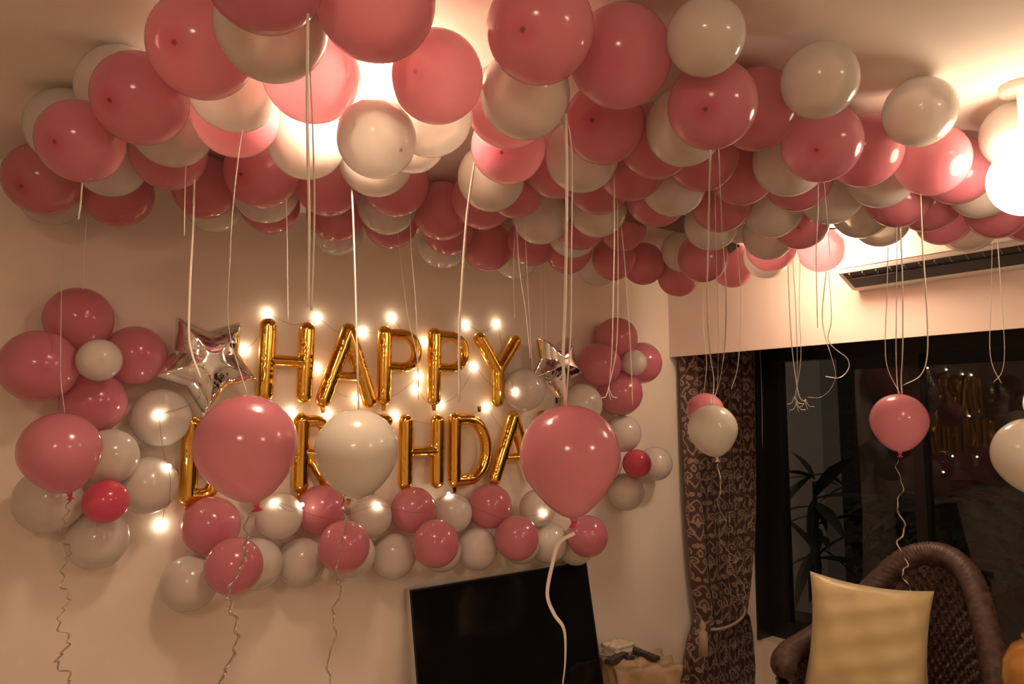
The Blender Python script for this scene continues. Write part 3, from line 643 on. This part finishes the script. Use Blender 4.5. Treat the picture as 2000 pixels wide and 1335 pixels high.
def star(px, py, R, rot, lab, yoff, seed):
    c = on_y(px, py, YW - yoff); ri = R * .60; pts = []
    for i in range(10):
        a = math.radians(-90 + rot + 36 * i); rr = R if i % 2 == 0 else ri; pts.append((rr * math.cos(a), rr * math.sin(a)))
    def f(X, Z):
        d = np.full(X.shape, 9.0); ins = np.zeros(X.shape, bool)
        for i in range(10):
            a, b = pts[i], pts[(i + 1) % 10]; d = np.minimum(d, sd_seg(X, Z, a, b))
            cond = ((a[1] > Z) != (b[1] > Z)) & (X < (b[0] - a[0]) * (Z - a[1]) / (b[1] - a[1] + 1e-12) + a[0]); ins ^= cond
        return np.where(ins, -d, d) - .006
    vs, fs = inflate(f, 2 * R + .01, 2 * R + .01, R * .52, R * .46, step=.0045, wr=.004, seed=seed)
    o = link('foil_star', mesh('foil_star', vs, fs), M['silver'], None, c); tag(o, lab, 'balloon', 'silver foil stars beside HAPPY')
    tb = MB(); tb.box((-.008, -.002, -R - .03), (.008, .001, -R + .012)); tb.build('filling_tab', M['silver'], o, smooth=False)
    return o
star(404, 706, .185, 0, 'silver foil star balloon left of the letter H', .150, 3)
star(1086, 712, .165, 5, 'silver foil star balloon right of the letter Y', .175, 5)

# ------------------------------------------------------------------ fairy lights
sl = empty('fairy_light_string', tuple(on_y(700, 800, YW - .01))); tag(sl, 'string of warm fairy lights around the gold letters', 'lights')
def child_world(o, parent):
    o.parent = parent; o.matrix_parent_inverse = Matrix.Translation(-Vector(parent.location))
FL = [(315, 1025), (330, 910), (310, 810), (478, 682), (524, 612), (621, 620), (711, 648), (767, 620), (830, 668), (912, 634), (972, 632),
      (1004, 766), (928, 716), (862, 789), (815, 760), (820, 735), (700, 778), (620, 720), (570, 806), (640, 808), (772, 812), (952, 795), (1028, 868),
      (1062, 1003), (876, 964), (738, 985), (535, 978), (590, 985)]
bm_ = MB().lathe([(0, -.0085), (.0055, -.0065), (.0085, 0), (.0055, .0065), (0, .0085)], 12, cap=False); bme = mesh('bulb', bm_.v, bm_.f); bme.materials.append(M['bulb'])
bme.polygons.foreach_set('use_smooth', [True] * len(bme.polygons))
pos = []
for px, py in FL:
    p = on_y(px, py, YW - .012)
    rv = ray(px, py); 
    for rec in BALLOONS:
        if rec[0] == 'w':
            oc = CP - np.array(rec[1:4]); A_ = rv @ rv; B_ = oc @ rv; C_ = oc @ oc - (rec[4] + .011) ** 2; dc = B_ * B_ - A_ * C_
            if dc > 0:
                q_ = CP + rv * (-B_ - math.sqrt(dc)) / A_
                if q_[1] < p[1]: p = q_
    pos.append(p)
    o = bpy.data.objects.new('bulb', bme); COL.objects.link(o); o.location = p; child_world(o, sl)
wm = MB()
for a, b in zip(pos[:-1], pos[1:]):
    L = np.linalg.norm(a - b); mid = (a + b) / 2 - np.array([0, 0, .02 + .08 * L]); mid[1] = min(mid[1], YW - .006)
    W_ = catmull([a, mid, b], 10)
    for p_ in W_[1:-1]:
        for rec in BALLOONS:
            if rec[0] == 'w':
                dx, dz = p_[0] - rec[1], p_[2] - rec[3]; rr2 = (rec[4] + .004) ** 2 - dx * dx - dz * dz
                if rr2 > 0 and abs(p_[1] - rec[2]) < math.sqrt(rr2) and rec[2] > YW - .16: p_[1] = rec[2] - math.sqrt(rr2)
    wm.tube(W_, .0008, 5)
wo = wm.build('wire', M['wire']); child_world(wo, sl)

# ------------------------------------------------------------------ lamps, fan, air conditioner
def drum(name, x, y, mat, lab, r=.088, h=.085):
    o = empty(name, (x, y, CEIL)); tag(o, lab, 'lamp')
    MB().lathe([(r * .8, -.012), (r * .8, 0)], 40).build('mounting_plate', M['fanwhite'], o)
    MB().lathe([(0, -h), (r * .9, -h), (r, -h + .01), (r, -.012), (r * .8, -.012)], 40).build('lamp_shade', mat, o)
    return o
l0 = at(705, 165, 1.8105); l1 = at(1622, 470, 3.4); l2 = at(2008, 350, 1.9125)
drum('ceiling_lamp', l0[0], l0[1], M['lamp_near'], 'round ceiling lamp glowing warm white among the balloons, above the letters')
drum('ceiling_lamp', l1[0], l1[1], M['lamp_corner'], 'round ceiling lamp glowing in the far corner by the air conditioner')
drum('ceiling_lamp', -.9, -.6, M['lamp_rear'], 'round ceiling lamp behind the viewer, left', r=.15)
drum('ceiling_lamp', 1.6, -1.6, M['lamp_rear'], 'round ceiling lamp behind the viewer, right', r=.15)
g = empty('globe_lamp', (l2[0], l2[1], CEIL)); tag(g, 'white glowing globe lamp hanging at the right edge', 'lamp')
R2 = .094; zc = l2[2] - CEIL
MB().lathe([(R2 * math.sin(math.pi * i / 24), zc - R2 * math.cos(math.pi * i / 24)) for i in range(25)], 40, cap=False).build('glass_globe', M['lamp_globe'], g)
MB().lathe([(.012, zc + R2 - .005), (.012, -.02), (.05, -.02), (.05, 0)], 20).build('stem', M['fanwhite'], g)

fx, fy = 2.7105, 1.8672; FA = math.radians(177.825)
fan = empty('ceiling_fan', (fx, fy, CEIL)); tag(fan, 'ceiling fan with brown blades, mostly hidden among the balloons', 'fan')
MB().lathe([(0, -.105), (.05, -.105), (.075, -.09), (.078, -.06), (.05, -.045), (.018, -.04), (.018, -.015), (.045, -.012), (.045, 0)], 32).build('motor', M['fanwhite'], fan)
for k in range(3):
    a = FA + k * 2.0944; mb = MB(); n = 10; vs = []
    for i in range(n + 1):
        s = .10 + .605 * i / n; wdt = .040 + .022 * math.sin(min(1, i / 7) * math.pi / 2); wdt *= 1 if i < n else .7
        for sy, dz in ((-1, -.012), (1, .012)):
            for dt in (0, -.005): vs.append((s * math.cos(a) - sy * wdt * math.sin(a), s * math.sin(a) + sy * wdt * math.cos(a), -.09 + dz + dt))
    fs = []
    for i in range(n):
        b = i * 4; fs += [(b, b + 4, b + 6, b + 2), (b + 1, b + 3, b + 7, b + 5), (b, b + 1, b + 5, b + 4), (b + 2, b + 6, b + 7, b + 3)]
    fs += [(0, 2, 3, 1), (n * 4, n * 4 + 1, n * 4 + 3, n * 4 + 2)]
    mb.add(vs, fs); mb.build('blade', M['fanbrown'], fan, smooth=False)

ac = empty('air_conditioner', (XR, 1.773, 2.37)); tag(ac, 'white split air conditioner mounted on the beam above the window', 'air conditioner')
AL = -.86   # runs towards -Y
prof = [(0, .245), (-.17, .245), (-.195, .225), (-.200, .16), (-.200, .078), (-.190, .064), (-.06, .0), (0, 0)]
vs = []; 
for y in (0, AL):
    vs += [(x, y, z) for x, z in prof]
n = len(prof); fs = [tuple(range(n)), tuple(range(2 * n - 1, n - 1, -1))]
for i in range(n): j = (i + 1) % n; fs.append((i, i + n, j + n, j))
mb = MB(); mb.add(vs, fs); mb.build('casing', M['ac'], ac, smooth=False)
MB().box((-.2065, AL + .006, .084), (-.2005, -.006, .222), .002).build('front_panel', M['ac'], ac, smooth=False)
# dark outlet under the front, with flap and fins
def slope(x): return .064 * max(0, 1 - (x + .19) / .13)
ou = MB(); x0, x1 = -.188, -.075
ou.add([(x0, -.02, slope(x0) - .001), (x1, -.02, slope(x1) - .001), (x1, AL + .02, slope(x1) - .001), (x0, AL + .02, slope(x0) - .001),
        (x0, -.02, slope(x0) + .012), (x1, -.02, slope(x1) + .012), (x1, AL + .02, slope(x1) + .012), (x0, AL + .02, slope(x0) + .012)],
       [(0, 1, 2, 3), (7, 6, 5, 4), (0, 4, 5, 1), (1, 5, 6, 2), (2, 6, 7, 3), (3, 7, 4, 0)]); ou.build('outlet', M['acdark'], ac, smooth=False)
fl = MB(); fl.add([(x, y, slope(x) + dz) for dz in (.000, .004) for x, y in ((-.150, -.03), (-.105, -.03), (-.105, AL + .03), (-.150, AL + .03))],
       [(0, 1, 2, 3), (7, 6, 5, 4), (0, 4, 5, 1), (1, 5, 6, 2), (2, 6, 7, 3), (3, 7, 4, 0)]); fl.build('flap', M['acdark'], ac, (0, 0, -.008), smooth=False)
finme = None
for k in range(13):
    y = -.05 - k * .063
    if finme is None:
        q = MB(); q.add([(x, y, slope(x) + dz - .006) for dz in (0, .012) for x, y in ((-.184, -.003), (-.160, -.003), (-.160, .003), (-.184, .003))], [(0, 3, 2, 1), (4, 5, 6, 7), (0, 1, 5, 4), (1, 2, 6, 5), (2, 3, 7, 6), (3, 0, 4, 7)]); finme = mesh('fin', q.v, q.f); finme.materials.append(M['button'])
    o = bpy.data.objects.new('fin', finme); COL.objects.link(o); o.parent = ac; o.location = (0, y, 0)

# ------------------------------------------------------------------ television, console, basket, remotes
tl = on_y(798, 1143, YW - .05); tr = on_y(1145, 1100, YW - .05)
tw = tr[0] - tl[0]; th = tw * .575; ztop = (tl[2] + tr[2]) / 2; lean = math.radians(11)
tv = empty('television', ((tl[0] + tr[0]) / 2, YW - .05 - th * math.sin(lean), ztop - th * math.cos(lean))); tag(tv, 'black flat television leaning against the wall below the balloon garland', 'television')
tv.rotation_euler = (-lean, math.radians(0), 0)
MB().box((-tw / 2, 0, 0), (tw / 2, .035, th), .003).build('housing', M['silver_edge'], tv, smooth=False)
MB().box((-tw / 2 + .003, -.004, .003), (tw / 2 - .003, 0.001, th - .003)).build('bezel', M['black'], tv, smooth=False)
MB().box((-tw / 2 + .012, -.0055, .022), (tw / 2 - .012, -.003, th - .012)).build('screen', M['tvblack'], tv, smooth=False)
zb = tv.location.z
con = empty('media_console', (tv.location.x, tv.location.y + .03, 0)); tag(con, 'low dark media console under the leaning television', 'console')
MB().box((-.62, -.16, max(.05, zb - .06)), (.38, .13, zb - .002)).build('top', M['wood'], con, smooth=False)
for sx in (-.60, .32): MB().box((sx, -.14, 0), (sx + .04, .12, zb - .06)).build('leg', M['wood'], con, smooth=False)

d = 3.78; pc = at(1247, 1302, d); ztop = pc[2] + .03
bk = empty('wrapped_box', (pc[0], pc[1], 0)); tag(bk, 'box wrapped in crumpled beige paper between television and curtain', 'box'); bk.rotation_euler = (0, 0, math.radians(-24))
def crumple(sx, sy, h, seed, amp, n=14):
    rg = np.random.default_rng(seed); bm = bmesh.new(); bmesh.ops.create_cube(bm, size=1)
    bmesh.ops.subdivide_edges(bm, edges=bm.edges[:], cuts=n, use_grid_fill=True)
    ph = rg.uniform(0, 6, 12)
    for v in bm.verts:
        x, y, z = v.co; nx = Vector((x, y, z)).normalized()
        k = abs(math.sin(9 * x + 4 * z + ph[0])) + abs(math.sin(8 * y - 6 * z + ph[1])) + abs(math.sin(13 * z + 5 * x - 7 * y + ph[2])) - 1.5
        flare = 1 + .14 * max(0, z - .1) ** 1.0
        v.co = Vector((x * sx * flare, y * sy * flare, (z + .5) * h)) + nx * amp * k
    for v in bm.verts: v.co.z = max(0, v.co.z)
    bm.verts.index_update(); r = ([v.co.copy() for v in bm.verts], [[v.index for v in f.verts] for f in bm.faces]); bm.free(); return r
vs, fs = crumple(.31, .26, ztop, 2, .017, 22); q = MB(); q.add(vs, fs); q.build('paper_wrap', M['paper'], bk)
q = MB(); q.tube(catmull([(-.20, -.15, ztop * .80), (-.05, -.165, ztop * .76), (.1, -.16, ztop * .80), (.19, -.14, ztop * .84)], 6), .007, 7); q.build('paper_fold', M['paper'], bk)
def on_box(px, py, dz): return on_z(px, py, ztop + dz)
def on_z(px, py, z): r = ray(px, py); return CP + r * ((z - CAMZ) / r[2])
wp = on_box(1212, 1270, .03); vs, fs = crumple(.13, .10, .05, 5, .008, 8)
q = MB(); q.add(vs, fs); o = q.build('paper_bundle', M['whitepaper'], None, (wp[0], wp[1] + .02, ztop + .012)); tag(o, 'pale crumpled paper bundle on the wrapped box behind the remotes', 'paper')
def remote(px0, py0, px1, py1, lab, wid, z=.035, n=5, name='remote_control'):
    a, b = on_box(px0, py0, z), on_box(px1, py1, z); L = np.linalg.norm(b[:2] - a[:2]); m = (a + b) / 2
    o = empty(name, (m[0], m[1], ztop + .016), math.atan2(b[1] - a[1], b[0] - a[0])); tag(o, lab, 'remote')
    MB().box((-L / 2, -wid / 2, 0), (L / 2, wid / 2, .022), .006).build('casing', M['remote'], o)
    for k in range(n):
        for s in (-1, 1): MB().box((-L / 2 + .02 + k * L * .14, s * wid * .2 - .004, .021), (-L / 2 + .028 + k * L * .14, s * wid * .2 + .004, .0245)).build('button', M['button'], o, smooth=False)
    return o
remote(1226, 1260, 1284, 1283, 'long dark remote control slanting down the right of the wrapped box', .045)
remote(1188, 1290, 1220, 1272, 'short rounded dark remote control on the left of the wrapped box', .05, n=2)
o = remote(1222, 1282, 1238, 1279, 'tiny dark key fob between the two remotes', .022, n=0, name='key_fob'); o['category'] = 'fob'
MB().lathe([(.004, .0), (.004, .003)], 10, (0.0, 0, .0215)).build('button', M['button'], o)

# ------------------------------------------------------------------ curtain with tieback
def motif(U, V):
    """damask scrolls as a 0..1 mask on cloth coordinates in metres"""
    KS = .70; U = U / KS; V = V / KS; TW, TH = .25, .36
    row_ = np.floor(V / TH); u = np.mod(U + row_ % 2 * TW / 2, TW) - TW / 2; u = np.abs(u); v = np.mod(V, TH)
    segs = []
    def spiral(cx, cy, r0, turns, a0, s=1):
        n = 22; return [(cx + r0 * (1 - i / n * .85) * math.cos(a0 + s * turns * 2 * math.pi * i / n), cy + r0 * (1 - i / n * .85) * math.sin(a0 + s * turns * 2 * math.pi * i / n)) for i in range(n + 1)]
    lines = [spiral(.045, .08, .038, 1.4, -1.5), spiral(.085, .20, .034, 1.3, 2.6, -1), spiral(.04, .28, .036, 1.3, -.6), spiral(.098, .33, .024, 1.2, 1, -1), spiral(.10, .05, .022, 1.2, 3, 1),
             [(0, .02), (.02, .06), (.045, .118), (.06, .15), (.055, .20)], [(0, .13), (.012, .16), (0, .20)], [(0, .145), (.03, .175), (.022, .21), (0, .24)], [(0, .16), (.05, .17)], [(.085, .166), (.11, .13), (.125, .10)],
             [(.04, .316), (.02, .34), (0, .36)], [(.12, .24), (.11, .27), (.125, .30)]]
    D = np.full(u.shape, 9.0)
    for L in lines:
        for a, b in zip(L[:-1], L[1:]): D = np.minimum(D, sd_seg(u, v, a, b))
    return np.clip((.0082 - D) / .005, 0, 1)
def curtain():
    nu, nv = 460, 480; W = 2.3; ztop_, zbot = 2.33, .02; ztie = .545
    U, V = np.meshgrid(np.linspace(0, 1, nu), np.linspace(0, 1, nv)); Zc = ztop_ + (zbot - ztop_) * V
    hw_top, hw_tie, hw_bot = .322, .185, .29
    t = np.clip((ztop_ - Zc) / (ztop_ - ztie), 0, 1); hw = np.where(Zc > ztie, hw_top + (hw_tie - hw_top) * t ** 3.2, hw_tie + (hw_bot - hw_tie) * np.sqrt(np.clip((ztie - Zc) / .35, 0, 1)))
    cx = np.where(Zc > ztie, 3.906 - .05 * t ** 2, 3.858 - .03 * np.clip((ztie - Zc) / .5, 0, 1))
    s = U * 2 - 1; ph = U * 11 * 2 * math.pi + .7 * np.sin(U * 9 + Zc * 1.3)
    X = cx + hw * s + .008 * np.sin(ph * 2 + 1) * hw / .3; amp = .056 * (.6 + .4 * hw / .3)
    Y = YW - .10 + amp * np.sin(ph) + .012 * np.sin(ph * .5 + Zc * 3)
    Y -= .030 * np.exp(-((Zc - ztie - .08) / .12) ** 2) * (1 - s ** 2)
    vs = np.stack([X, Y, Zc], -1).reshape(-1, 3); fs = [(j * nu + i, j * nu + i + 1, (j + 1) * nu + i + 1, (j + 1) * nu + i) for j in range(nv - 1) for i in range(nu - 1)]
    me = mesh('cloth', vs, fs); at_ = me.attributes.new('motif', 'FLOAT', 'POINT'); at_.data.foreach_set('value', motif(U * W, Zc).reshape(-1).astype(np.float32)); return me, ztie
cu = empty('curtain', (3.85, YW - .10, 0)); tag(cu, 'brown damask curtain tied back in the corner beside the window', 'curtain')
cme, ztie = curtain(); cl = link('cloth', cme, M['damask']); child_world(cl, cu)
sm = cl.modifiers.new('thick', 'SOLIDIFY'); sm.thickness = .002
loop = []
for i in range(25):
    a = math.pi * 2 * i / 24; loop.append((3.858 + .188 * math.cos(a), YW - .10 + .082 * math.sin(a) - .01, ztie + .035 * math.cos(a) - .025 * max(0, -math.sin(a))))
q = MB(); q.tube(loop[:-1], .0085, 8, closed=True); o = q.build('tie_cord', M['cord']); child_world(o, cu)
tp = on_y(1371, 1212, YW - .20); q = MB(); q.tube(catmull([(tp[0] + .0, YW - .192, ztie - .02), (tp[0], YW - .205, ztie - .06), (tp[0], YW - .205, tp[2] - .01)], 5), .005, 7)
q.lathe([(.006, .0), (.016, -.012), (.02, -.03), (.012, -.05), (.024, -.06), (.027, -.12), (.029, -.19)], 18, (tp[0], YW - .205, tp[2])); o = q.build('tassel', M['cord']); child_world(o, cu)
rod = MB().tube([(3.60, YW - .10, 2.35), (4.40, YW - .10, 2.35)], .012, 10).build('curtain_rod', M['black']); tag(rod, 'dark curtain rod hidden behind the beam above the damask curtain', 'rod')
for x in (3.62, 4.36): MB().box((x - .008, YW - .10, 2.34), (x + .008, YW, 2.36)).build('bracket', M['black'], rod, smooth=False)
# blind pull loop
b0 = on_x(1482, 700, XG - .07); b1 = on_x(1486, 1105, XG - .07)
lp = [(b0[0], b0[1] + .008, 2.44)] + [(b0[0], b0[1] + .008 + (b1[1] - b0[1]) * t, 2.1 + (b1[2] + .03 - 2.1) * t) for t in (0, .3, .6, 1)] + [(b1[0], b1[1] + .004, b1[2] + .006), (b1[0], b1[1] - .010, b1[2]), (b1[0], b1[1] - .024, b1[2] + .012)] + [(b0[0], b1[1] - .022 + (b0[1] - b1[1]) * t, b1[2] + .05 + (2.1 - b1[2]) * t) for t in (0, .4, .8)] + [(b0[0], b0[1] - .012, 2.44)]
o = MB().tube(lp, .0022, 6).build('blind_cord', M['ribbon']); tag(o, 'thin pale blind cord loop beside the curtain, before the black frame', 'cord')

# ------------------------------------------------------------------ wicker chair, pillow
CHX, CHY = 2.97, 1.40
ch = empty('wicker_armchair', (CHX, CHY, 0)); tag(ch, 'dark brown woven wicker armchair with high round back by the window', 'chair')
RIMK = [(-118, .30, .50), (-95, .295, .60), (-72, .31, .74), (-45, .318, .95), (-20, .365, 1.125), (0, .39, 1.178), (20, .392, 1.135), (45, .392, .965), (68, .388, .85), (90, .385, .80), (112, .40, .79), (135, .43, .785)]
rk = catmull([np.array(x, float) for x in RIMK], 30)
def rimpt(a, r, z): return np.array([r * math.cos(math.radians(a)), r * math.sin(math.radians(a)), z])
rim = [rimpt(*x) for x in rk]
q = MB()
# rolled rim: flattened rope-like tube
nn = 24; vs = []
for i, p in enumerate(rim):
    a = math.radians(rk[i][0]); out = np.array([math.cos(a), math.sin(a), 0]); t = rim[min(i + 1, len(rim) - 1)] - rim[max(i - 1, 0)]; t /= np.linalg.norm(t)
    nrm = out - t * (out @ t); nrm /= np.linalg.norm(nrm); bn = np.cross(t, nrm)
    for k in range(nn):
        b = 2 * math.pi * k / nn; rr = .047 * (1 + .07 * math.sin(i * math.pi / 1.5 + (k // 2) * math.pi))
        vs.append(p + rr * (nrm * math.cos(b) + bn * math.sin(b)))
fs = [(i * nn + k, (i + 1) * nn + k, (i + 1) * nn + (k + 1) % nn, i * nn + (k + 1) % nn) for i in range(len(rim) - 1) for k in range(nn)] + [tuple(range(nn)), tuple((len(rim) - 1) * nn + k for k in range(nn))[::-1]]
q.add(vs, fs); q.build('rolled_rim', M['wicker'], ch)
def shell(off, name, mat, amp):
    na, nz = 260, 90; rr = catmull([np.array(x, float) for x in RIMK], 24); idx = np.linspace(0, len(rr) - 1, na); rr = np.array(rr); R_ = np.stack([np.interp(idx, np.arange(len(rr)), rr[:, k]) for k in range(3)], 1)
    vs = []
    for i in range(na):
        a, r, z = R_[i]
        for j in range(nz):
            t = j / (nz - 1); zz = z + (.22 - z) * t; r2 = r + (.30 - r) * t ** 1.3 + off + .02 * math.sin(t * math.pi)
            weave = amp * math.sin(i * math.pi / 3) * math.sin(j * math.pi / 2.5) + amp * .7 * ((i // 6 + j // 5) % 2)
            vs.append(rimpt(a, r2 + weave, zz))
    fs = [(i * nz + j, (i + 1) * nz + j, (i + 1) * nz + j + 1, i * nz + j + 1) for i in range(na - 1) for j in range(nz - 1)]
    q = MB(); q.add(vs, fs); return q.build(name, mat, ch, smooth=False)
shell(-.022, 'woven_inside', M['wicker_in'], .009); shell(.024, 'woven_outside', M['wicker'], .006)
q = MB(); q.lathe([(0, .22), (.30, .22), (.325, .30), (.325, .40), (.30, .43), (0, .43)], 40); q.build('seat_base', M['wicker'], ch)
q = MB(); q.lathe([(0, .432), (.30, .432), (.325, .47), (.325, .56), (.29, .60), (0, .61)], 40); q.build('seat_cushion', M['cushion'], ch)
for a in (45, 135, 225, 315):
    q = MB(); q.tube([(.25 * math.cos(math.radians(a)), .25 * math.sin(math.radians(a)), .24), (.29 * math.cos(math.radians(a)), .29 * math.sin(math.radians(a)), 0)], .02, 10); q.build('leg', M['wicker'], ch)
# golden pillow
def pillow(w, h, t, n=40):
    vs = []; idf = {}; idb = {}
    for i in range(n + 1):
        for j in range(n + 1):
            u, v = i / n * 2 - 1, j / n * 2 - 1
            e = (1 - u ** 4) * (1 - v ** 4); pin = 1 - .10 * (1 - u * u) * abs(v) ** 3; pin2 = 1 - .09 * (1 - v * v) * abs(u) ** 3
            x = u * w / 2 * pin2; z = v * h / 2 * pin
            T = t * max(0, e) ** .55 + .006 * math.sin(9 * u + 4 * v) * e + .005 * math.sin(14 * v - 5 * u) * e
            edge = i in (0, n) or j in (0, n); idf[i, j] = len(vs); vs.append((x, -T if not edge else 0, z))
            if edge: idb[i, j] = idf[i, j]
            else: idb[i, j] = len(vs); vs.append((x, T, z))
    fs = []
    for i in range(n):
        for j in range(n):
            fs.append((idf[i, j], idf[i + 1, j], idf[i + 1, j + 1], idf[i, j + 1])); fs.append((idb[i, j + 1], idb[i + 1, j + 1], idb[i + 1, j], idb[i, j]))
    return vs, fs
vs, fs = pillow(.445, .45, .075); pcn = at(1695, 1250, 2.86)
q = MB(); q.add(vs, fs); o = q.build('throw_pillow', M['satin'], None, pcn); tag(o, 'golden satin square throw pillow standing on the wicker armchair', 'pillow'); o.rotation_euler = (math.radians(-10), math.radians(5), math.radians(-62))
# amber jar on a small table at the right edge
jp = at(2043, 1330, 2.3)
tb = empty('side_table', (jp[0], jp[1], 0)); tag(tb, 'small round dark side table under the amber jar', 'table'); zt_ = jp[2] - .125
MB().lathe([(0, zt_ - .03), (.19, zt_ - .03), (.20, zt_ - .015), (.19, zt_), (0, zt_)], 36).build('table_top', M['wood'], tb)
MB().lathe([(.16, 0), (.16, .02), (.03, .05), (.025, zt_ - .03)], 24).build('pedestal', M['wood'], tb)
j = empty('amber_jar', (jp[0], jp[1], zt_)); tag(j, 'round amber brown glazed jar at the right edge beside the armchair', 'jar')
MB().lathe([(0, 0), (.05, 0), (.085, .02), (.112, .07), (.120, .125), (.112, .18), (.085, .225), (.055, .245), (.05, .25), (.045, .245), (0, .23)], 40).build('body', M['amber'], j)
MB().lathe([(.05, .247), (.058, .252), (.058, .262), (.02, .275), (.014, .285), (.02, .30), (0, .306)], 24).build('lid', M['amber'], j)

# ------------------------------------------------------------------ outside the window
struct('ground_outside', (XG + .10, -6, -.1), (14, 9, 0), M['soil'])
struct('wall_outside_pier', (6.3, 3.55, 0), (6.6, 4.12, 3.2), M['outwall'])
struct('wall_outside_far', (11.5, -6, 0), (11.7, 9, 6.5), M['soil'])
def leaf_mesh(l, w):
    vs = []; n = 5
    for i in range(n + 1):
        t = i / n; ww = w * math.sin(math.pi * min(1, t * .9 + .08)) * .5; z = -.35 * l * t * t
        vs += [(t * l, -ww, z), (t * l, 0, z + ww * .3), (t * l, ww, z)]
    fs = []
    for i in range(n):
        b = i * 3; fs += [(b, b + 3, b + 4, b + 1), (b + 1, b + 4, b + 5, b + 2)]
    me = mesh('leaf', vs, fs); me.materials.append(M['leaf']); return me
LM = leaf_mesh(.55, .09); LM2 = leaf_mesh(.22, .10)
def plant(px, py, X, n, me, lab, seed, trunk=.03, spread=1.0, zlo=.5):
    p = on_x(px, py, X); t = empty('garden_plant', (p[0], p[1], 0)); tag(t, lab, 'plant', 'plants outside the window'); rg = random.Random(seed)
    MB().tube([(0, 0, 0), (.02, .01, p[2] * .5), (0, 0, p[2])], [trunk, trunk * .8, trunk * .5], 8).build('stem', M['bark'], t)
    for k in range(n):
        o = bpy.data.objects.new('leaf', me); COL.objects.link(o); o.parent = t; f = rg.uniform(zlo, 1.05)
        o.location = (0, 0, p[2] * f); o.rotation_euler = (rg.uniform(-.4, .4), rg.uniform(-.9, .5), rg.uniform(0, 6.28)); s = rg.uniform(.7, 1.25) * spread; o.scale = (s, s, s)
    return t
plant(1590, 940, 5.6, 26, LM, 'dark broad fronded plant outside before the pale pier', 3)
plant(1690, 985, 8.6, 40, LM2, 'bushy shrub outside behind the left window pane', 5, spread=1.6, zlo=.2)
plant(1765, 1000, 7.6, 46, LM2, 'leafy shrub outside beside the black window post', 6, spread=1.5, zlo=.2)
plant(1850, 980, 6.0, 60, LM2, 'dense shrub outside behind the right window pane', 7, spread=1.7, zlo=.2)
plant(1960, 960, 8.2, 60, LM2, 'tall dim shrub outside at the right edge of the window', 8, spread=2.0, zlo=.2)
